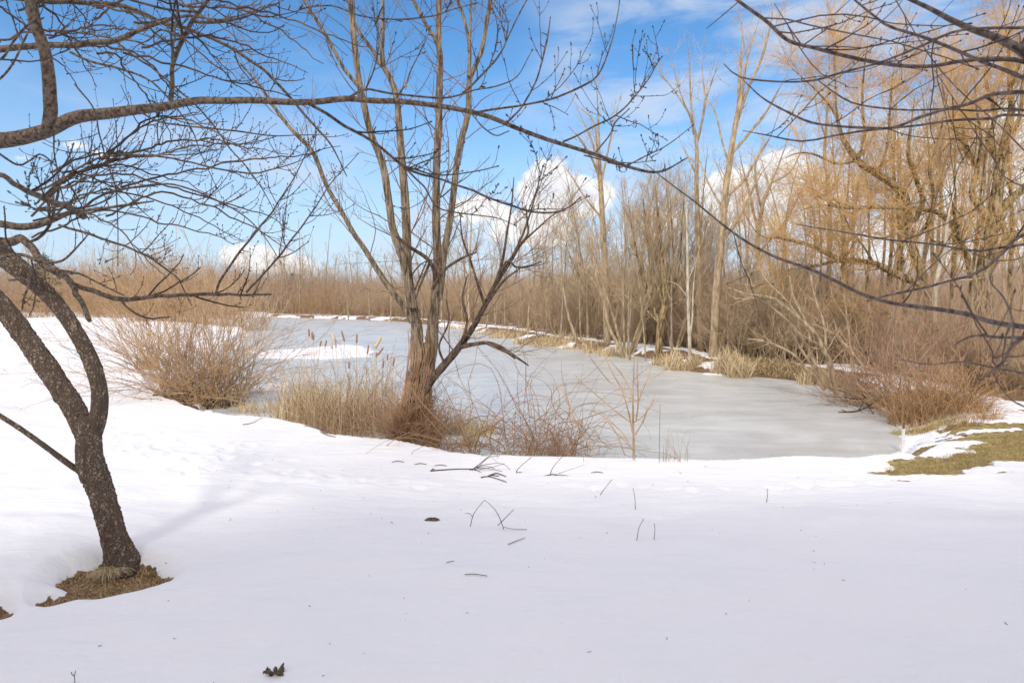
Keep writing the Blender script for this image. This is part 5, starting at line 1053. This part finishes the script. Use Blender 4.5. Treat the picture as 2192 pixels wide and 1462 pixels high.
def plant(kind, v, x, y, s, label, cat, group, lean=0.0, nm=None):
    z = max(float(gz(x, y)[0]), ICE)-.08
    e = empty(nm or {'shrub': 'bare_shrub'}.get(kind, 'bare_tree'), (x, y, z), label, cat, group); e.scale = (s*pl.uniform(.85, 1.15), s*pl.uniform(.85, 1.15), s); e.rotation_euler = (pl.normal(0, .05), lean+pl.normal(0, .06), pl.uniform(0, 6.28))
    a, b_ = PROTO[kind][v]; link(a.name.split('.')[0], a, e); link('crown', b_, e); return e
def sdone(x, y): return float(sdpoly(np.array([x]), np.array([y]), POND)[0])
# brooms beside the stout dark trunk
BRM = [(1345, 24.5, 1.02), (1385, 27, 1.05), (1445, 25, 1.0), (1310, 29, 1.0), (1270, 32, .95), (1480, 29, 1.05), (1190, 36, .8), (1560, 27, .75), (1700, 27, .7), (1640, 30, .85)]
BRL = ['left of the stout dark trunk', 'behind the stout dark trunk', 'right of the stout dark trunk', 'above the strongly leaning trunk', 'above the second leaning trunk', 'behind the white barked tree', 'lower, left of the leaning trunks', 'low, right of the tallest trunk', 'low, below the arched willow limb', 'right of the tallest tree, farther back']
for i, (px, Y, s) in enumerate(BRM): plant('broom', i % 2, at(px, 640, Y)[0], Y, s, 'bushy headed tree of fine ascending tan twigs '+BRL[i], 'tree', 'bushy headed trees beyond the ice')
# tall ashes behind
AS = [(1180, 44, .85), (1110, 52, .8), (1240, 47, .9), (1370, 42, .95), (1440, 38, .95), (1590, 36, .95), (1660, 40, 1.05), (1720, 33, .95), (1830, 34, 1.1), (1880, 28, 1.1), (1925, 36, 1.3), (1960, 26, 1.15), (2040, 30, 1.3), (2080, 25, 1.05), (2150, 32, 1.3), (2200, 26, 1.2), (2240, 22, 1.0), (2300, 28, 1.2), (1040, 60, .9), (1900, 42, 1.5), (2110, 40, 1.5), (1810, 45, 1.4), (2020, 48, 1.7), (1740, 50, 1.3), (2360, 24, 1.1), (2450, 30, 1.2), (990, 66, .75)]
for i, (px, Y, s) in enumerate(AS): plant('ash', i % 2, at(px, 640, Y)[0], Y, s, 'tall bare ash like tree in the wood behind the '+('golden willows' if px > 1780 else 'far bank'), 'tree', 'tall trees of the wood behind the '+('golden willows' if px > 1780 else 'far bank'))
AS2 = [(1130, 34, .75), (1200, 32, .85), (1260, 30, .9), (1330, 28, .85), (1360, 33, 1.0), (1420, 30, 1.0), (1455, 28, .9), (1500, 34, 1.1), (1540, 31, .9), (1580, 29, .8), (1610, 33, 1.0), (1680, 28, .9), (1700, 36, 1.15), (1750, 24, .85), (1800, 23, .95), (1850, 22, .9), (1890, 24, 1.1), (1940, 22, 1.0), (1985, 24, 1.15), (2030, 23, 1.1), (2060, 21, .95), (2110, 26, 1.3), (2160, 22, 1.1), (2190, 24, 1.2), (2230, 20, 1.0), (1830, 30, 1.2), (1920, 30, 1.3), (2000, 34, 1.4), (1290, 38, .95), (1400, 36, 1.0), (1160, 40, .85), (1080, 44, .8)]
for i, (px, Y, s) in enumerate(AS2): plant('ash', 2 if px > 1780 and i % 3 else i % 2, at(px, 640, Y)[0], Y, s, 'slim twiggy tree standing among the '+('golden willows' if px > 1780 else 'bushy headed trees')+' beyond the ice', 'tree', 'slim twiggy trees among the '+('golden willows' if px > 1780 else 'bushy headed trees'))
# pole trees along the dike and the far end
PO = [(1150, 33, .55), (1110, 37, .5), (1170, 31, .5), (1350, 22.5, .6), (1385, 22, .55), (1440, 21.5, .6), (1565, 20.5, .62), (1590, 21, .6), (1650, 19.5, .55), (1700, 20, .6), (1830, 17.5, .5), (1880, 17, .55), (2090, 15.5, .55), (2150, 15, .6), (2190, 17, .7), (1040, 42, .7), (1060, 46, .8), (960, 56, .9), (990, 50, .7)]
for i, (px, Y, s) in enumerate(PO): plant('pole', i % 2, at(px, 640, Y)[0], Y, s*1.1, 'thin young pole like tree growing in the brush just behind the far bank', 'tree', 'thin young trees behind the far bank', pl.normal(0, .1))
FP = [(668, 672, 500), (712, 670, 545), (684, 668, 495), (650, 668, 510), (740, 672, 560), (697, 672, 480), (620, 665, 500), (575, 662, 490), (640, 664, 470), (750, 676, 600), (600, 664, 520), (880, 680, 540), (800, 672, 560), (760, 670, 520)]
for i, (px, by, ty) in enumerate(FP):
    Y = 84+pl.uniform(-2, 10); x = at(px, 640, Y)[0]; s = (1.6+(640-ty)*Y/F+.5)/7.0
    plant('pole', i % 2, x, Y, s, 'slender tall tree on the shore at the far end of the ice', 'tree', 'slender trees at the far end of the ice', pl.normal(0, .06))
LT = [(715, 74, .75, 'ash'), (745, 66, .7, 'ash'), (790, 62, .75, 'ash'), (835, 58, .7, 'ash'), (870, 64, .85, 'ash'), (905, 56, .7, 'ash'), (945, 52, .75, 'ash'), (1000, 50, .8, 'ash'), (1060, 44, .75, 'ash'), (970, 62, .9, 'ash'), (1035, 56, .9, 'ash'), (1100, 60, 1.0, 'ash'), (1150, 56, 1.0, 'ash'), (590, 96, .75, 'ash'), (640, 100, .85, 'ash'), (690, 96, .8, 'ash'), (225, 110, 1.15, 'ash'), (245, 116, 1.2, 'ash'), (270, 104, 1.0, 'ash'), (305, 120, .9, 'ash'), (345, 112, .8, 'pole'), (400, 118, .9, 'ash'), (455, 105, .9, 'pole'), (500, 115, .85, 'ash'), (540, 100, 1.2, 'pole'), (190, 125, .9, 'ash'), (60, 118, .8, 'ash'), (20, 112, .8, 'ash'), (820, 95, .9, 'ash'), (860, 90, .8, 'ash'), (770, 98, 1.0, 'ash'), (920, 80, .8, 'ash'), (900, 95, .9, 'ash')]
LT += [(float(pl.uniform(-60, 700)), float(pl.uniform(88, 126)), float(pl.uniform(.6, 1.15)), 'ash' if pl.uniform() < .75 else 'broom') for _ in range(30)]
for i, (px, Y, s, k) in enumerate(LT): plant(k, 1 if i % 3 else 0, at(px, 640, Y)[0], Y, s*1.12, 'distant bare tree standing above the far left brush line' if px < 600 else 'distant bare tree seen between the stems of the big tree', 'tree', 'distant trees above the far left brush line' if px < 600 else 'distant trees seen between the big stems')
# shrubs scattered just behind the far bank, at a signed distance from the ice
n = 0; far_pts = [np.array(p) for p in POND[len(near)+len(left):]]
for i in range(400):
    k = pl.uniform(0, len(far_pts)-1.001); a = far_pts[int(k)]; b_ = far_pts[int(k)+1]; q = a+(b_-a)*(k-int(k)); d = b_-a; nn_ = np.array([-d[1], d[0]])/np.linalg.norm(d)
    if np.dot(nn_, [1, .4]) < 0: nn_ = -nn_
    q = q+nn_*pl.uniform(2.4, 6.5)
    if q[1] < 11.5 or sdone(*q) < 2.3: continue
    redz = q[0] > 7.0 and q[1] < 19
    v = 2 if (redz and pl.uniform() < .6) else int(pl.integers(0, 2)); s = pl.uniform(.7, 1.15)*(1.0 if q[1] < 35 else 1.3)
    if q[1] < 19: s *= .62
    g_ = 'near the right end' if q[0] > 7 else ('beyond the middle of the ice' if q[1] < 32 else 'along the distant shore')
    plant('shrub', v, q[0], q[1], s, ('reddish' if v == 2 else 'tan' if v else 'brown')+' bare shrub in the thicket behind the far bank '+g_, 'shrub', ('reddish' if v == 2 else 'tan' if v else 'brown')+' thicket shrubs '+g_); n += 1
    if n > 110: break
# ------------------------------------------------------------ brush and woodland that read as one mass
def mass(name, label, X, Y, h, mat, seed, r0, kids=3, tilt=.25):
    r = np.random.default_rng(seed); N = len(X); S = np.column_stack([X, Y, gz(X, Y)-.05]); D = np.column_stack([r.normal(0, tilt, N), r.normal(0, tilt, N), np.ones(N)]); L = h*r.uniform(.5, 1.15, N)
    P = integ(S, D, L, 6, .0, .12, r); rr_ = r0(Y) if callable(r0) else np.full(N, r0); R = (rr_*r.uniform(.6, 1.3, N))[:, None]*np.linspace(1, .3, 6)[None]
    g = Geo(); g.tubes(P, R, 3)
    idx = np.repeat(np.arange(N), kids); M_ = len(idx); t_ = r.uniform(.15, .95, M_)*5; i_ = t_.astype(int).clip(0, 4); f_ = (t_-i_)[:, None]; S1 = P[idx, i_]*(1-f_)+P[idx, i_+1]*f_
    D1 = np.column_stack([r.normal(0, .6, M_), r.normal(0, .6, M_), r.uniform(.2, 1.2, M_)]); P1 = integ(S1, D1, L[idx]*r.uniform(.2, .45, M_), 4, .1, .2, r); R1 = R[idx, i_][:, None]*.6*np.linspace(1, .4, 4)[None]; g.tubes(P1, R1, 3)
    o = link(name, g.mesh(name, mat)); return tagp(o, label, 'brush', None, 'stuff')
mr = np.random.default_rng(99)
X_ = mr.uniform(-30, 30, 60000); Y_ = mr.uniform(12, 75, 60000); s_ = sdpoly(X_, Y_, POND); cr = (X_-A_[0])*dAB[1]-(Y_-A_[1])*dAB[0]
vis = np.abs(X_/Y_) < .95; dn_ = np.exp(-(s_-2.6)/5.0)
ok = (s_ > 2.6) & (cr > 0) & vis & (mr.uniform(0, 1, 60000) < np.clip(dn_*1.3+.05, 0, 1)) & (fbm(X_*.6, Y_*.6, 3, 5) > .42)
X1, Y1 = X_[ok], Y_[ok]; print('thicket', ok.sum())
mass('thicket', 'dense brown understorey of bare stems filling the wood behind the far bank', X1, Y1, 2.4+.02*Y1, M['brush'], 5, lambda Y: .004+.00020*Y, 7)
N = 22000; ang = mr.uniform(math.radians(-50), math.radians(50), N); rad = mr.uniform(88, 135, N); X2, Y2 = rad*np.sin(ang), rad*np.cos(ang); s_ = sdpoly(X2, Y2, POND); k_ = (s_ > 4) & (Y2 > 55)
X2, Y2 = X2[k_], Y2[k_]; h2 = 3.4+5.2*fbm(X2*.09, Y2*.09, 4, 4)**1.3
mass('far_woodland', 'distant band of brown bare woodland along the horizon', X2, Y2, h2, M['farbrush'], 6, .035, 5)
Xl = mr.uniform(-44, -19, 5200); Yl = mr.uniform(52, 78, 5200); k_ = (sdpoly(Xl, Yl, POND) > 1.5) & (fbm(Xl*.25, Yl*.25, 3, 12) > .40); Xl, Yl = Xl[k_], Yl[k_]
mass('shrub_thicket', 'tan shrub thicket along the far left edge of the snow field', Xl, Yl, 1.6+5.0*fbm(Xl*.16, Yl*.16, 4, 9)**1.4, M['shrub_tan'], 8, .016, 7, .4)
N = 7000; X3 = mr.uniform(0, 75, N); Y3 = mr.uniform(30, 90, N); s_ = sdpoly(X3, Y3, POND); k_ = (s_ > 8)&((X3-A_[0])*dAB[1]-(Y3-A_[1])*dAB[0] > 0)
mass('far_woodland', 'brown bare woodland deeper behind the thicket at right', X3[k_], Y3[k_], 3.2+2.4*mr.uniform(0, 1, k_.sum()), M['farbrush'], 7, .022, 6)
N = 1500; ang = mr.uniform(math.radians(-46), math.radians(20), N); rad = mr.uniform(92, 118, N); Xp, Yp = rad*np.sin(ang), rad*np.cos(ang); k_ = (sdpoly(Xp, Yp, POND) > 4) & (Yp > 60)
mass('far_woodland', 'pale thin trunks standing up out of the distant brown woodland', Xp[k_], Yp[k_], 3.0+6.5*mr.uniform(0, 1, k_.sum())**2, M['tan_twig'], 14, .045, 9, .08)
# ------------------------------------------------------------ evergreens far off
def evergreen(px, Y, H, label, seed):
    r = np.random.default_rng(seed); x = at(px, 640, Y)[0]; z = float(gz(x, Y)[0]); e = empty('evergreen_tree', (x, Y, z), label, 'tree', None)
    g = Geo(); P = integ(np.zeros((1, 3)), np.array([[0, 0, 1.]]), [H*.95], 10, 0, .03, r); R = np.linspace(.2, .03, 10)[None]*H/8; g.tubes(P, R, 8); part('trunk', g, M['dark_and_shaded_bark'], e)
    n = 130; t_ = r.uniform(.12, .98, n); a = r.uniform(0, 6.28, n); S = np.column_stack([np.zeros(n), np.zeros(n), t_*H*.94]); D = np.column_stack([np.cos(a), np.sin(a), np.full(n, .35)]); L = H*.30*(1-t_)**.7+.25
    B = integ(S, D, L, 7, -.3, .1, r); RB_ = np.full((n, 7), .02); g = Geo(); g.tubes(B, RB_, 4); Q, RQ = grow(B, RB_, 6, (.2, 1), (30, 70), (.2, .7), True, 1, .02, .5, 4, .1, .15, r); g.tubes(Q, RQ, 3)
    Q2, _ = grow(Q, RQ, 22, (0, 1), (35, 70), (.08, .18), True, 1, .012, .3, 3, .1, .1, r); g.tubes(Q2, np.tile(np.array([.014, .012, .003]), (len(Q2), 1)), 3)
    part('crown', g, M['needle'], e)
evergreen(98, 62, 6.5, 'dark evergreen tree seen behind the fork of the near tree at left', 1)
evergreen(1262, 60, 5.2, 'dark green conifer half hidden in the wood beyond the leaning trunks', 4)
evergreen(628, 110, 6.6, 'small distant evergreen above the brush at the far end of the ice', 2)
evergreen(1562, 34, 2.8, 'small evergreen half hidden in the thicket right of the tallest tree', 3)
# dead leaves clinging and bittersweet-brown foliage clumps
def leaves(px, py, Y, s, n, label, seed):
    r = np.random.default_rng(seed); p = at(px, py, Y); S = p+r.normal(0, 1, (n, 3))*np.array([s, s, s*.7]); D = r.normal(0, 1, (n, 3)); P = integ(S, D, np.full(n, .09), 3, -.5, .2, r); g = Geo(); g.blades(P, np.tile(np.array([.012, .03, .004]), (n, 1)), unit(r.normal(0, 1, (n, 3)))); return g, p
